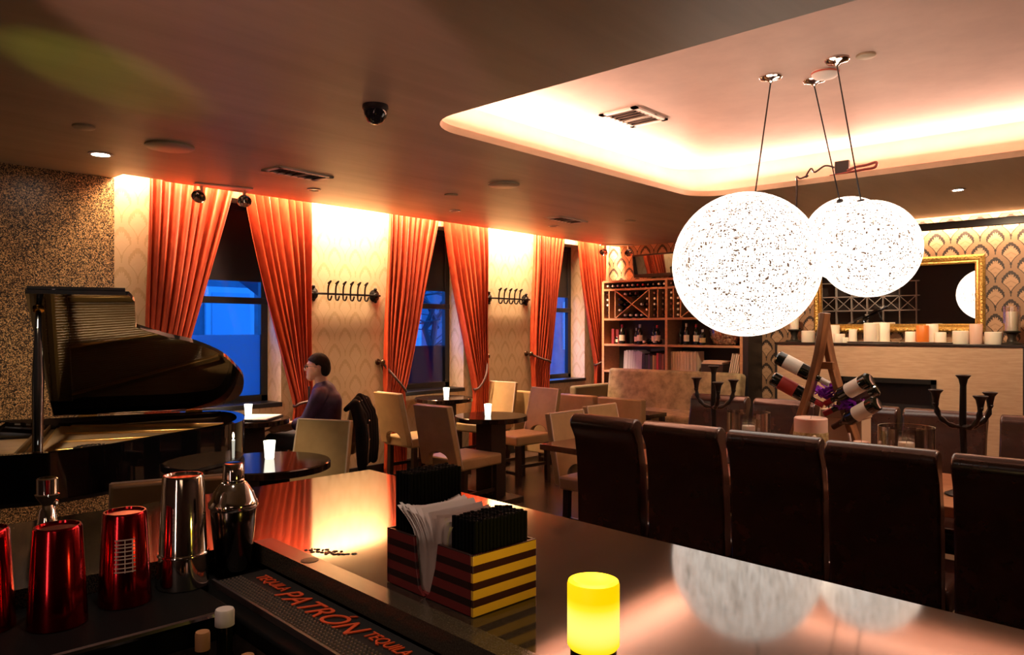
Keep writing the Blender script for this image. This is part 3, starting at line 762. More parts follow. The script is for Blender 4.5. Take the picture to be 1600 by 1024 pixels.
candle('melted low white candle just past the bottle rack', -2.94, 8.74, .06, .10)
candle('stubby white candle past the melted one', -2.88, 8.74, .04, .06)
candle('slim white candle on the first tray', -2.80, 8.76, .042, .135, z=MT + .0165)
candle('tall thick white candle at the middle of the first tray', -2.60, 8.73, .075, .205, z=MT + .0165)
candle('thick white candle behind the tall one on the first tray', -2.49, 8.80, .06, .205, z=MT + .0165)
candle('short ivory candle beside the orange one', -2.21, 8.76, .055, .11, z=MT + .0165)
candle('orange pillar candle on the second tray', -2.09, 8.73, .06, .175, M_waxorange, z=MT + .0165)
candle('cream pillar candle behind the orange candle', -2.02, 8.82, .058, .19, z=MT + .0165)
candle('short ivory candle at the tray end past the orange candle', -1.93, 8.76, .055, .105, z=MT + .0165)
candle('broad squat ivory candle beside the tall white one', -1.74, 8.74, .075, .135)
candle('tall white candle beside the broad squat candle', -1.605, 8.74, .058, .205, M_waxpink)
o = candle('wide bowl shaped candle next to the glass chimney', -1.455, 8.74, .078, .125)
candle_stand('glass chimney', -1.30, 8.74, .09, .135, .19, True)

# lattice shelf on the rear wall, seen only in the mirror
t = thing('lattice_shelf', 'pale lattice shelf on the rear wall, mirrored over the mantel', 'shelf', (-5.2, -2.1, 0))
mb = MB(); M_lat_ = mat('pale_shelf', col=(.75, .62, .5), rough=.5)
for z in (.9, 1.25, 1.6, 1.95, 2.3): mb.bx(-1.0, 1.6, -.05, .10, z - .012, z + .012)
for k in range(8): mb.bx(-1.0 + k * .36, -.98 + k * .36, -.05, .10, .3, 2.3)
for k in range(7):
    for s_ in (-1, 1): mb.box((-.81 + k * .36, .09, 1.775), (.48, .02, .014), ry=s_ * R(44))
mb.build('frame', M_lat_, t, smooth=False)
spot('lattice_fill_spot', (-4.6, -1.2, CZ - .05), (-5.0, -2.1, 1.5), 40, (1, .8, .6), 100, .5)  # unseen spot added so the lattice shows in the mirror

# ================================================================== lounge corner
t = thing('sofa', 'long mottled velvet sofa in front of the wine shelf', 'sofa', (0, 0, 0))
MB().box((-4.83, 8.30, .70), (1.86, .20, .66), rx=R(-8)).build('backrest', M_suede, t, bev=.04, seg=3)
MB().bx(-5.70, -3.92, 7.55, 8.26, .34, .56).build('seat', M_suede, t, bev=.04, seg=3)
MB().bx(-5.76, -3.90, 7.57, 8.40, .10, .335).build('base', M_tan, t, bev=.01)
MB().bx(-5.86, -5.765, 7.52, 8.40, .10, .83).build('arm', mat('olive_velvet', col=(.16, .12, .065), rough=.8), t, bev=.03, seg=3)
for x in (-5.7, -3.98):
    for y in (7.62, 8.34): MB().bx(x - .03, x + .03, y - .03, y + .03, 0, .10).build('leg', M_black, t)
def lounge_chair(label, x, y):
    t = thing('lounge_chair', label, 'armchair', (x, y, 0), 0, 'low tan lounge chairs')
    MB().bx(-.28, .28, 0, .10, .12, .82).build('backrest', M_tan, t, bev=.015)
    MB().bx(-.275, .275, .102, .50, .25, .46).build('seat', M_tan, t, bev=.03)
    for sx in (-1, 1):
        for y_ in (.04, .46): MB().bx(sx * .24 - .025, sx * .24 + .025, y_ - .025, y_ + .025, 0, .12 if y_ < .1 else .25).build('leg', M_black, t)
    return t
lc = lounge_chair('low tan lounge chair standing beside the far window curtain', -5.68, 6.58)
dup(lc, (-5.08, 6.59, 0), 0, 'low tan lounge chair in the middle of the row before the sofa')
dup(lc, (-4.48, 6.60, 0), 0, 'low tan lounge chair at the end of the row beside the dining table')
t = thing('coffee_table', 'low black square coffee table in front of the sofa', 'coffee table', (-4.70, 7.38, 0))
MB().bx(-.27, .27, -.27, .12, .555, .60).build('tabletop', M_tabletop, t, bev=.004)
for sx in (-1, 1):
    for y in (-.22, .08): MB().bx(sx * .23 - .025, sx * .23 + .025, y - .025, y + .025, 0, .554).build('leg', M_black, t)
t = thing('menu_block', 'small dark wooden menu block on the coffee table', 'menu holder', (-4.90, 7.25, .6005), R(30))
MB().prism([(-.05, 0), (.05, 0), (.05, .09), (.01, .11), (-.05, .03)], -.06, .06, Matrix(((1, 0, 0, 0), (0, 0, -1, 0), (0, 1, 0, 0), (0, 0, 0, 1)))).build('block', M_darkwood, t, bev=.003)

# ================================================================== cafe chairs and round tables
def cafe_chair(label, x, y, rz, group='tan vinyl cafe chairs', s=1):
    """faces local +y; back at the rear"""
    t = thing('cafe_chair', label, 'chair', (x, y, 0), rz, group)
    MB().bx(-.22, .22, -.22, .28, .395, .49).build('seat', M_tan, t, bev=.018, seg=3)
    W_, H0, H1 = .215, .42, .93; n = 10
    arch = [(.115 * math.cos(PI - PI * k / n), H0 + .06 + .065 * math.sin(PI * k / n)) for k in range(n + 1)]
    poly = [(-W_, H0)] + [(-.115, H0)] + arch + [(.115, H0)] + [(W_, H0), (W_ * .93, H1), (-W_ * .93, H1)]
    lean = Matrix(((1, 0, 0, 0), (0, -.22, 1, -.20 + .22 * H0), (0, 1, 0, 0), (0, 0, 0, 1)))
    b = MB().prism(poly, -.055, .0, lean).build('backrest', M_tan, t, bev=.008)
    mb = MB()
    for s_ in (-1, 1): mb.tube([lean @ Vector((s_ * W_, H0, 0)), lean @ Vector((s_ * W_ * .93, H1, 0)), ], .006, 6)
    mb.tube([lean @ Vector((-W_ * .93, H1, -.003)), lean @ Vector((W_ * .93, H1, -.003))], .006, 6)
    mb.build('piping', M_cream, b)
    for sx in (-1, 1):
        MB().bx(sx * .19 - .022, sx * .19 + .022, .215, .26, 0, .394).build('leg', M_darkwood, t)
        MB().prism([(-.19, 0), (-.145, 0), (-.135, .394), (-.18, .394)], sx * .19 - .022, sx * .19 + .022, Matrix(((0, 0, 1, 0), (1, 0, 0, 0), (0, 1, 0, 0), (0, 0, 0, 1)))).build('leg', M_darkwood, t)
        MB().bx(sx * .19 - .010, sx * .19 + .010, -.15, .216, .17, .20).build('stretcher', M_darkwood, t)
    MB().bx(-.17, .17, .225, .25, .10, .13).build('stretcher', M_darkwood, t)
    return t
ch = cafe_chair('tan cafe chair with its back to the bar at the small round table', -4.58, 4.39, R(2))
dup(ch, (-5.78, 4.90, 0), R(-2), 'tan cafe chair with dark back beside the wall below the first coat rack')
dup(ch, (-5.08, 5.75, 0), R(174), 'tan cafe chair facing the bar behind the small round table')
dup(ch, (-4.25, 2.62, 0), R(205), 'tan cafe chair between the seated man and the candlelit table by the piano')
dup(ch, (-5.99, 6.13, 0), R(186), 'tan cafe chair at the window table catching blue daylight')
dup(ch, (-3.16, 4.43, 0), R(-90), 'tan cafe chair beside the square wooden table')
dup(ch, (-3.26, 5.02, 0), R(-90), 'tan cafe chair beyond the one at the square wooden table')
dup(ch, (-3.10, 1.33, 0), R(69), 'tan cafe chair standing between the bar and the piano', 1.07)
man_chair = dup(ch, (-5.695, 3.755, 0), R(132), 'tan cafe chair the man sits on, draped with a black jacket')

def round_table(label, x, y, r, h, rz=0, sq=.095):
    t = thing('round_table', label, 'table', (x, y, 0), rz, 'round espresso cafe tables')
    MB().lathe([(r - .01, h - .045), (r, h - .04), (r, h - .006), (r - .006, h), (0, h)], n=64).build('tabletop', M_tabletop, t)
    MB().bx(-sq, sq, -sq, sq, .05, h - .0455).build('pedestal', M_darkwood, t, bev=.003)
    MB().bx(-.22, .22, -.2, .2, 0, .0495).build('base_plate', M_darkwood, t, bev=.004)
    return t
round_table('round cafe table beside the piano tail holding a lit votive', -3.93, 2.22, .36, .79)
round_table('round cafe table under the first window where the man sits', -5.86, 3.15, .33, .80)
round_table('round cafe table under the middle window with a lit votive', -5.92, 5.42, .31, .82)
round_table('small round cafe table standing free in the room with a lit votive', -4.66, 4.84, .33, .775)
def votive(label, x, y, z):
    t = thing('votive_candle', label, 'candle', (x, y, z), 0, 'lit frosted votives')
    MB().lathe([(.024, 0), (.026, .004), (.031, .072), (.0345, .105), (.032, .105), (.028, .07), (.02, .012), (0, .012)], n=24).build('glass', M_candle_lit, t)
    l = bpy.data.lights.new('votive_flame', 'POINT'); l.energy = 1.1; l.color = (1, .8, .5); l.shadow_soft_size = .02
    lo = bpy.data.objects.new('votive_flame', l); C.objects.link(lo); lo.location = (x, y, z + .13)
    return t
votive('lit votive on the round table beside the piano tail', -4.00, 2.28, .7905)
votive('lit votive on the man\'s table under the first window', -6.00, 3.22, .8005)
votive('lit votive on the table under the middle window', -5.88, 5.42, .8205)
votive('lit votive on the free standing small round table', -4.66, 4.80, .7755)
t = thing('menu_folder', 'open menu folder lying on the man\'s table', 'menu', (-5.79, 3.20, .8005), R(40))
MB().bx(-.14, .14, -.20, .20, 0, .012).build('cover', M_black, t, bev=.002)
MB().bx(-.13, .13, -.19, .19, .0125, .016).build('page', mat('menu_page', col=(.75, .66, .58), rough=.6), t, smooth=False)
# square wooden table
t = thing('square_table', 'square wooden table beside the end of the dining table', 'table', (-2.98, 4.12, 0), R(-3))
MB().bx(-.27, .22, -.27, .27, .735, .775).build('tabletop', noisy('oiled_tabletop', (.10, .035, .016), (.16, .06, .028), 10, (1, 8, 1), rough=.15), t, bev=.003)
MB().bx(-.06, .06, -.06, .06, .05, .734).build('pedestal', M_darkwood, t)
MB().bx(-.13, .13, -.11, .09, 0, .0495).build('base_plate', M_darkwood, t, bev=.004)

# ================================================================== long dining table
t = thing('dining_table', 'long wooden dining table under the sphere lamps', 'table', (-1.2, 4.25, 0))
MB().bx(-1.50, 1.7, -.44, .44, .70, .75).build('tabletop', noisy('warm_tabletop', (.26, .10, .042), (.38, .16, .07), 9, (1, 8, 1), rough=.3), t, bev=.004)
for sx in (-1.12, 1.3): MB().bx(sx - .05, sx + .05, -.15, .15, 0, .699).build('leg', M_darkwood, t)
def dining_chair(label, x, y, rz, group):
    """high scroll-top leather chair, faces local +y"""
    t = thing('dining_chair', label, 'chair', (x, y, 0), rz, group)
    MB().bx(-.23, .23, -.18, .30, .34, .48).build('seat', M_leather, t, bev=.03, seg=3)
    prof = [(-.17, .30), (-.17, .60), (-.185, .80), (-.215, .93), (-.225, .985)]
    for k in range(11):                       # rolled top, turning to the rear
        a = R(0 + 200 * k / 10); prof.append((-.275 + .052 * math.cos(a), 1.01 + .052 * math.sin(a)))
    prof += [(-.305, .96), (-.285, .92), (-.265, .80), (-.255, .60), (-.25, .30)]
    M_ = Matrix(((0, 0, 1, 0), (1, 0, 0, 0), (0, 1, 0, 0), (0, 0, 0, 1)))
    MB().prism(prof[::-1], -.222, .222, M_).build('backrest', M_leather, t, bev=.012, seg=3, ang=50)
    for sx in (-1, 1):
        MB().bx(sx * .195 - .022, sx * .195 + .022, .24, .285, 0, .339).build('leg', M_darkwood, t)
        MB().bx(sx * .195 - .022, sx * .195 + .022, -.245, -.20, 0, .299).build('leg', M_darkwood, t)
    return t
ga = 'scroll backed leather chairs along the bar side of the long table'
dc = dining_chair('dark leather dining chair at the free end of the bar side row', -2.43, 3.74, R(-3), ga)
for x, y, a, lab in ((-1.945, 3.73, -1, 'dark leather dining chair next to the end one, bar side, under the big sphere'), (-1.46, 3.70, 2, 'dark leather dining chair in the middle of the bar side row'),
                     (-.97, 3.66, 0, 'dark leather dining chair before the tall glass hurricane, bar side'), (-.48, 3.64, 1, 'dark leather dining chair before the candelabrum, cut by the picture edge, bar side')):
    dup(dc, (x, y, 0), R(a), lab)
gb = 'scroll backed leather chairs along the fireplace side of the long table'
for x, y, a, lab in ((-2.60, 4.90, 181, 'brown leather dining chair behind the candelabrum near the sofa'), (-2.10, 4.86, 178, 'brown leather dining chair behind the small glass hurricane'),
                     (-1.58, 4.84, 180, 'brown leather dining chair before the firebox, behind the bottle rack'), (-1.10, 4.82, 180, 'shiny brown leather dining chair behind the large glass hurricane'),
                     (-.58, 4.80, 181, 'brown leather dining chair beyond the second candelabrum, fireplace side')):
    o = dup(dc, (x, y, 0), R(a), lab); o['group'] = gb
TT = .7505
# candelabra
def candelabrum(label, x, y, rz, k=1.0):
    t = thing('candelabrum', label, 'candelabrum', (x, y, TT), rz, 'dark branching candelabra')
    m = mat('aged_iron', col=(.030, .022, .018), rough=.45, metal=.6)
    MB().lathe([(.075, 0), (.08, .006), (.05, .02), (.025, .035), (.02, .05)], n=20).build('base', m, t)
    MB().tube([(0, 0, .04), (.003, 0, .18), (-.002, 0, .34), (0, 0, .535 * k)], [.017, .014, .016, .014], 10).build('stem', m, t)
    def cup(p, name, par=t): return MB().lathe([(.012, -.02), (.014, 0), (.02, .03), (.034, .048), (.030, .05), (.012, .035), (0, .03)], p, 14).build(name, m, par)
    cup((0, 0, .53 * k), 'cup')
    for a, h in ((180, .455), (20, .45), (-50, .44)):
        c_, s_ = math.cos(R(a)), math.sin(R(a)); L = .115
        pts = bez([(0, 0, .33), (c_ * L * .45, s_ * L * .45, .335), (c_ * L * .86, s_ * L * .86, .375), (c_ * L, s_ * L, .43), (c_ * L, s_ * L, h)], 5)
        b = MB().tube(pts, [.012 + .003 * math.sin(i * 1.7) for i in range(len(pts))], 8).build('branch', m, t)
        cup((c_ * L, s_ * L, h), 'cup', b)
candelabrum('dark iron candelabrum at the sofa end of the dining table', -2.13, 4.15, R(0))
candelabrum('dark iron candelabrum near the picture edge on the dining table', -.81, 4.12, R(8))
# glass hurricanes: a wide outer cylinder, a narrower one inside, a candle in it
def hurricane(label, x, y, r, h):
    t = thing('glass_hurricane', label, 'glass hurricane', (x, y, TT), 0, 'glass hurricanes on the dining table')
    for nm, q, hh in (('outer_glass', r, h), ('inner_glass', r * .62, h - .012)):
        MB().lathe([(q - .002, 0), (q, .0), (q, hh), (q - .004, hh), (q - .004, .004)], n=40).build(nm, M_glass, t)
    MB().lathe([(r - .006, .001), (r - .006, .005), (0, .005)], n=32).build('glass_base', M_glass, t)
    candle('ivory candle inside the ' + label.replace(' on the dining table', ''), x, y, .038, h - .085, z=TT + .0055, group='candles in the hurricanes')
hurricane('glass hurricane beside the sofa end candelabrum on the dining table', -1.918, 4.17, .122, .315)
hurricane('larger glass hurricane beside the second candelabrum on the dining table', -1.06, 4.12, .130, .310)
# wine rack made of two crossed barrel staves
M_stave = noisy('stained_stave', (.11, .038, .014), (.30, .12, .042), 16, (1, 1, .25), rough=.4, bmp=.15)
t = thing('stave_rack', 'wooden bottle rack of two crossed barrel staves on the dining table', 'wine rack', (-1.50, 4.22, TT))
for s in (-1, 1):
    pts = bez([(s * .21, 0, 0), (s * .155, 0, .18), (s * .075, 0, .42), (s * .012, 0, .66), (-s * .022, 0, .89)], 6)
    y0 = s * .05; P = []
    for i, (x, y, z) in enumerate(pts):
        a = pts[max(i - 1, 0)]; b = pts[min(i + 1, len(pts) - 1)]; d = Vector((b[0] - a[0], 0, b[2] - a[2])).normalized(); nn = Vector((d.z, 0, -d.x)) * .014
        q = Vector((x, y0, z)); hw = .096
        P.append([q - nn + Vector((0, -hw * .5, 0)), q + nn + Vector((0, -hw * .5, 0)), q + nn + Vector((0, hw * .5, 0)), q - nn + Vector((0, hw * .5, 0))])
    mb = MB(); mb.grid(P, closed_u=True); mb._f([mb.bm.verts[-1 - k] for k in range(4)] if mb.bm.verts.ensure_lookup_table() is None else []); 
    mb._f([mb.bm.verts[k] for k in range(4)])
    mb.build('stave', M_stave, t, bev=.003)
MB().box((0, 0, .60), (.10, .03, .04)).build('cross_block', M_stave, t, bev=.003)
def rack_bottle(label, base, neck, fm, lm):
    base = Vector(base); d = (Vector(neck) - base); mb = bottle_mb(.31, .041)
    o = mb.build('wine_bottle', [M_bottle, fm, lm], loc=base); o.rotation_mode = 'QUATERNION'
    o.rotation_quaternion = d.to_track_quat('Z', 'Y'); tag(o, label, 'bottle', 'wine bottles held in the stave rack'); return o
rack_bottle('upper white labelled wine bottle tilted out of the stave rack toward the shelf', (-1.735, 4.14, 1.395), (-1.48, 4.20, 1.255), M_foilsilver, M_label)
rack_bottle('lower red labelled wine bottle tilted out of the stave rack toward the shelf', (-1.765, 4.14, 1.275), (-1.51, 4.22, 1.13), M_foilred, M_labelred)
rack_bottle('upper wine bottle tilted out of the stave rack toward the mantel end', (-1.235, 4.13, 1.290), (-1.50, 4.22, 1.135), M_foilred, M_label)
rack_bottle('lower wine bottle tilted out of the stave rack above the pale candle', (-1.20, 4.13, 1.170), (-1.45, 4.22, 1.015), M_foil, M_label)
rack_bottle('wine bottle on the fireplace side of the stave rack, behind the upper one', (-1.25, 4.30, 1.235), (-1.50, 4.25, 1.085), M_foilred, M_foil)
MB().tube(bez([(.14, -.03, .24), (.16, -.05, .18), (.19, -.05, .10), (.235, -.04, .02), (.22, -.03, .012)], 6), .008, 6).build('bead_string', mat('bead_chain', col=(.45, .33, .28), rough=.3, metal=.4), t)
rr = random.Random(8)
for lab, c, n_ in (('bunch of purple paper flowers inside the stave rack', (-1.50, 4.27, 1.19), 42), ('purple paper flowers between the two bottles of the stave rack', (-1.37, 4.24, 1.13), 30)):
    mb = MB()
    for k in range(n_):
        p = Vector((rr.gauss(0, .026), rr.gauss(0, .02), rr.gauss(0, .022))); a, b, c2 = rr.uniform(0, 6), rr.uniform(-1, 1), rr.uniform(.5, 1.2)
        M_ = Matrix.Translation(p) @ Matrix.Rotation(a, 4, 'Z') @ Matrix.Rotation(b, 4, 'X')
        mb.grid([[M_ @ Vector((u * .022 * (1 - abs(v)), v * .026, .008 * u * u)) for u in (-1, 0, 1)] for v in (-.98, -.4, .3, .98)])
    t2 = thing('paper_flowers', lab, 'flowers', c)
    mb.build('petals', mat('purple_paper', col=(.36, .04, .62), rough=.6), t2)
    MB().tube([(0, 0, -.02), (.01, .0, -.10)], .004, 6).build('stem', mat('green_stem', col=(.03, .08, .02), rough=.6), t2)
t = candle('three wick blush candle wrapped in lace before the stave rack', -1.50, 4.02, .085, .33, M_waxpink, z=TT, group='candles around the stave rack')
MB().lathe([(.0865, .16), (.088, .17), (.088, .245), (.0865, .255)], n=28).build('lace_band', noisy('gold_lace', (.30, .17, .05), (.62, .46, .22), 70, rough=.6, bmp=.4), t)
mb = MB(); mb.tube(bez([(-.05, -.085, .21), (-.02, -.12, .235), (.02, -.13, .21), (.06, -.11, .24), (.02, -.10, .20), (-.02, -.12, .18), (.05, -.115, .19)], 5), .012, 6)
mb.build('bow', mat('cream_ribbon', col=(.66, .50, .32), rough=.6), t)
candle('small blush candle at the foot of the stave rack, mantel end', -1.27, 4.10, .04, .215, M_waxpink, z=TT, group='candles around the stave rack')
candle('small ivory candle beside the three wick candle', -1.63, 4.06, .035, .21, z=TT, group='candles around the stave rack')
t = thing('lantern_box', 'cream gift box standing behind the stave rack', 'box', (-1.45, 4.42, TT))
MB().bx(-.11, .11, -.08, .08, 0, .33).build('box', mat('cream_card', col=(.55, .40, .26), rough=.6), t, bev=.004)
MB().bx(-.115, .115, -.085, .085, .30, .345).build('lid', mat('tan_card', col=(.42, .29, .18), rough=.6), t, bev=.004)

# ================================================================== grand piano
PA = R(21)
pn = thing('grand_piano', 'black grand piano with its lid propped open', 'piano', (-5.05, 1.50, 0), PA)
# local frame: +x across to the treble side, +y toward the tail  (n = (cos,-sin) -> rotate by -21)
pn.rotation_euler.z = -PA
rim = [(0, -.55), (1.50, -.55), (1.50, .08)] + [tuple(p) for p in bez([(1.50, .08), (1.39, .29), (1.15, .53), (.93, .76), (.79, .90), (.60, .975), (.33, 1.0), (.13, .965), (.03, .87), (0, .60)], 6)][1:]
RZ0, RZ1 = .815, 1.02
cx_, cy_ = .7, .15
def inset(poly, d):
    n = len(poly); out = []
    for i in range(n):
        a = Vector(poly[i - 1]); b = Vector(poly[i]); c = Vector(poly[(i + 1) % n])
        n1 = Vector((-(b - a).y, (b - a).x)); n2 = Vector((-(c - b).y, (c - b).x))
        nn = (n1.normalized() + n2.normalized()); nn = nn.normalized() if nn.length > 1e-6 else n1.normalized()
        out.append(tuple(b + nn * d / max(.6, nn.dot(n1.normalized()))))
    return out
inn = inset(rim, .045)
mesh_obj('rim', plate(rim, [inn], RZ0, RZ1), M_lacquer, pn)
mesh_obj('bottom', plate(inset(rim, .01), [], RZ0 - .02, RZ0 - .001), M_black, pn)
mesh_obj('soundboard', plate(inset(rim, .046), [], .90, .91), noisy('soundboard_spruce', (.50, .28, .10), (.62, .38, .15), 6, (8, 1, 1), rough=.3), pn)
M_plate = mat('gold_iron_plate', col=(.70, .42, .13), rough=.28, metal=.7)
mb = MB()
mb.bx(.06, 1.44, -.02, .06, .945, .965)
for (x0, y0, x1, y1) in ((1.38, .05, 1.20, .40), (1.10, .06, 1.05, .52), (.80, .06, .82, .72), (.45, .06, .62, .86), (.10, .06, .38, .88), (1.44, .10, 1.10, .50), (.62, .86, 1.12, .50)):
    v = Vector((x1 - x0, y1 - y0)); mb.box(((x0 + x1) / 2, (y0 + y1) / 2, .965), (v.length, .035, .03), rz=math.atan2(v.y, v.x))
mb.build('iron_plate', M_plate, pn, bev=.004)
mb = MB()
for k in range(70):
    u = k / 69; x0 = .08 + 1.32 * u; x1 = .30 + .92 * u; ymax = .86 - .42 * max(0, u - .35) / .65 - .1 * (1 - u)
    mb.rod((x0, .0, .972), (x1, ymax, .958), .0014, n=4)
o = mb.build('strings', mat('string_steel', col=(.72, .58, .40), rough=.3, metal=1), pn); o['kind'] = 'stuff'
mb = MB()
for k in range(60):
    x = .09 + 1.3 * k / 59
    for j in range(2): mb.rod((x, -.05 - j * .03, .962), (x, -.05 - j * .03, .985), .004, n=5)
mb.bx(.06, 1.44, -.12, -.02, .93, .955)
mb.build('pin_block', mat('pin_block', col=(.16, .09, .035), rough=.35, metal=.5), pn)
M_lat = Matrix.Rotation(-R(28), 4, 'Y')
lid = [(1.46, -.04), (1.46, .375), (1.40, .40), (1.14, .405), (1.035, .55), (.965, .68), (.81, .84), (.57, .965), (.41, 1.003), (.21, .998), (.085, .915), (.02, .78), (0, .61), (0, -.04)]
lid = lid[:4] + [tuple(p) for p in bez(lid[3:], 5)][1:-5] + [(0, -.04)]
lo = bpy.data.objects.new('lid_hinge_line', None)
l = mesh_obj('lid', plate(lid, [], .004, .026), M_lacquer, pn); l.location = (.0, 0, RZ1 + .002); l.rotation_euler = (0, -R(28), 0)
fl = MB().bx(.0, 1.46, -.035, .36, .028, .046).build('front_flap', M_lacquer, l, bev=.003)      # folded back on the lid
for y in (.14, .74): MB().bx(-.012, .012, y - .05, y + .05, -.03, .0).rod((0, y - .05, .0), (0, y + .05, .0), .007, n=10).build('hinge', M_brass, pn, loc=(-.006, 0, RZ1 + .004))
a = Vector((1.40, .02, RZ1 - .01)); b = Vector((1.32 * math.cos(R(28)), .0, RZ1 + 1.32 * math.sin(R(28)) - .006))
MB().tube([a, a + (b - a) * .5, b], [.021, .026, .012], 10).build('lid_prop', M_lacquer, pn)
MB().lathe([(.018, 0), (.024, .004), (.024, .012), (0, .014)], n=16).build('prop_cup', M_brass, l, loc=(1.32, .0, -.010))
MB().bx(.045, 1.455, -.54, -.30, .93, 1.00).build('fallboard', M_lacquer, pn, bev=.01)
MB().bx(.02, 1.48, -.80, -.551, .70, .76).build('key_slip', M_lacquer, pn, bev=.01)
k_ = MB().bx(.12, 1.38, -.79, -.56, .761, .785).build('keyboard', mat('ivory_keys', col=(.8, .75, .66), rough=.3), pn)
mb = MB()
for i in range(52):
    if i % 7 in (2, 6): continue
    mb.box((.12 + 1.26 * (i + 1) / 52, -.63, .79), (.012, .13, .012))
mb.build('black_keys', M_lacquer, k_, smooth=False)
MB().bx(.25, 1.25, -.27, -.25, 1.0, 1.03).build('music_desk', M_lacquer, pn, bev=.004)
for x, y in ((.15, -.35), (1.35, -.35), (.45, .75)):
    MB().lathe([(.03, 0), (.035, .05), (.045, .10), (.06, .6), (.075, RZ0 - .021)], (x, y, 0), 14).build('leg', M_lacquer, pn)
MB().bx(.70, .80, -.36, -.30, .10, RZ0 - .021).bx(.6, .9, -.42, -.28, .08, .14).build('pedal_lyre', M_lacquer, pn, bev=.008)
# harp crest on the iron plate, mirrored in the lid
mb = MB()
for k in range(20):
    a = 2 * PI * k / 20; mb.box((.085 * math.cos(a), .07 * math.sin(a), 0), (.03, .012, .004), rz=a + .6)
for x in (-.03, 0, .03): mb.bx(x - .006, x + .006, -.045, .045, -.002, .002)
mb.build('plate_crest', M_black, pn, loc=(1.12, .22, .982))
# microphone stand
t = thing('microphone_stand', 'black microphone stand standing behind the piano keyboard', 'stand', (-5.55, 1.12, 0))
MB().lathe([(.12, 0), (.13, .01), (.12, .02), (.02, .03)], n=24).build('base', M_black, t)
MB().tube([(0, 0, .03), (0, 0, 1.05)], .011, 8).build('pole', M_black, t)
MB().lathe([(.022, 0), (.026, .01), (.026, .05), (.018, .06)], (0, 0, 1.03), 12).rod((.02, 0, 1.06), (.06, .02, 1.06), .012).build('clutch', M_black, t)
MB().tube([(0, 0, 1.09), (0, 0, 1.30)], [.019, .019], 10).build('boom_end', M_black, t)

# ================================================================== the bar
BO = Vector((-2.08, 1.56, 0)); BA = R(-3.95)
def bar_pt(e1, e2, z=0):
    c_, s_ = math.cos(BA), math.sin(BA); return Vector((BO.x + e1 * c_ + e2 * s_, BO.y + e1 * s_ - e2 * c_, z))
BT = 1.07
t = thing('bar_counter', 'L-shaped bar with a glossy black granite top', 'bar counter', BO, BA)
G1, G2 = .67, .56
mesh_obj('counter_top', plate([(0, 0), (4.6, 0), (4.6, -G1 + .045), (G2, -G1 + .045), (G2, -3.2), (0, -3.2)], [], BT - .04, BT), M_granite, t)
M_granite2 = noisy('honed_granite', (.035, .027, .020), (.085, .065, .045), 300, rough=.22)
MB().bx(G2, 4.6, -G1, -G1 + .0445, BT - .04, BT + .0006).build('edge_strip', M_granite2, t, smooth=False)
MB().bx(.28, 4.6, -.31, -.28, .1, BT - .041).bx(.28, .31, -3.2, -.311, .1, BT - .041).build('front_panel', M_darkwood, t, smooth=False)
mb = MB(); mb.bx(G2 + .001, 4.6, -.83, -G1 - .001, .985, 1.02); mb.bx(G2 + .001, .84, -3.2, -.831, .985, 1.035)
mb.build('drip_rail', mat('rail_rubber', col=(.004, .004, .004), rough=.7, spec=.08), t, bev=.006)
mb = MB(); mb.tube([(.845, -3.2, 1.035), (.845, -.845, 1.035)], .007, 8); mb.build('rail_edge', mat('dark_steel_edge', col=(.25, .24, .25), rough=.2, metal=1), t)
MB().bx(.62, 4.6, -.70, -.68, .1, .984).bx(.62, .64, -3.2, -.701, .1, .984).build('inner_panel', noisy('worn_panel', (.05, .04, .03), (.13, .10, .075), 22, rough=.5), t, smooth=False)
MB().bx(.84, 1.9, -1.15, -.83, .70, .72).build('well_shelf', mat('well_steel', col=(.15, .14, .13), rough=.4, metal=1), t, smooth=False)

# rubber bar mat with lettering
t = thing('bar_mat', 'black rubber bar mat with raised orange red lettering on the drip rail', 'bar mat', bar_pt(0, 0, 1.0205), BA)
MB().bx(.64, 1.42, -.79, -.675, 0, .008).build('mat', mat('black_rubber', col=(.012, .011, .011), rough=.55), t, bev=.002)
mb = MB()
for k in range(76):
    for j in range(6): mb.lathe([(.0024, 0), (.0018, .003), (0, .0032)], (.655 + k * .0102, -.783 + j * .0085, .008), 6)
o = mb.build('rubber_studs', mat('rubber_stud', col=(.16, .12, .10), rough=.4), t, smooth=False); o['kind'] = 'stuff'
mb = MB(); mb.bx(.64, 1.42, -.796, -.7905, 0, .013); mb.build('lip', mat('mat_lip', col=(.06, .045, .045), rough=.4), t)
M_let = mat('orange_red_letters', col=(.80, .10, .03), rough=.45, spec=.4)
def letters(body, x0, x1, y, size, sh):
    me = text_mesh(body, size, sh, .001); xs = [v.co.x for v in me.vertices]; k = (x1 - x0) / (max(xs) - min(xs))
    me.transform(Matrix.Translation((x0, y, .0105)) @ Matrix.Diagonal((k, 1, 1, 1)) @ Matrix.Translation((-min(xs), 0, 0)))
    mesh_obj('lettering', me, M_let, t)
letters('TEQUILA', .685, .80, -.722, .034, .2)
letters('PATR\u00d3N', .81, 1.085, -.742, .066, .35)
letters('TEQUILA', 1.095, 1.21, -.722, .034, .2)

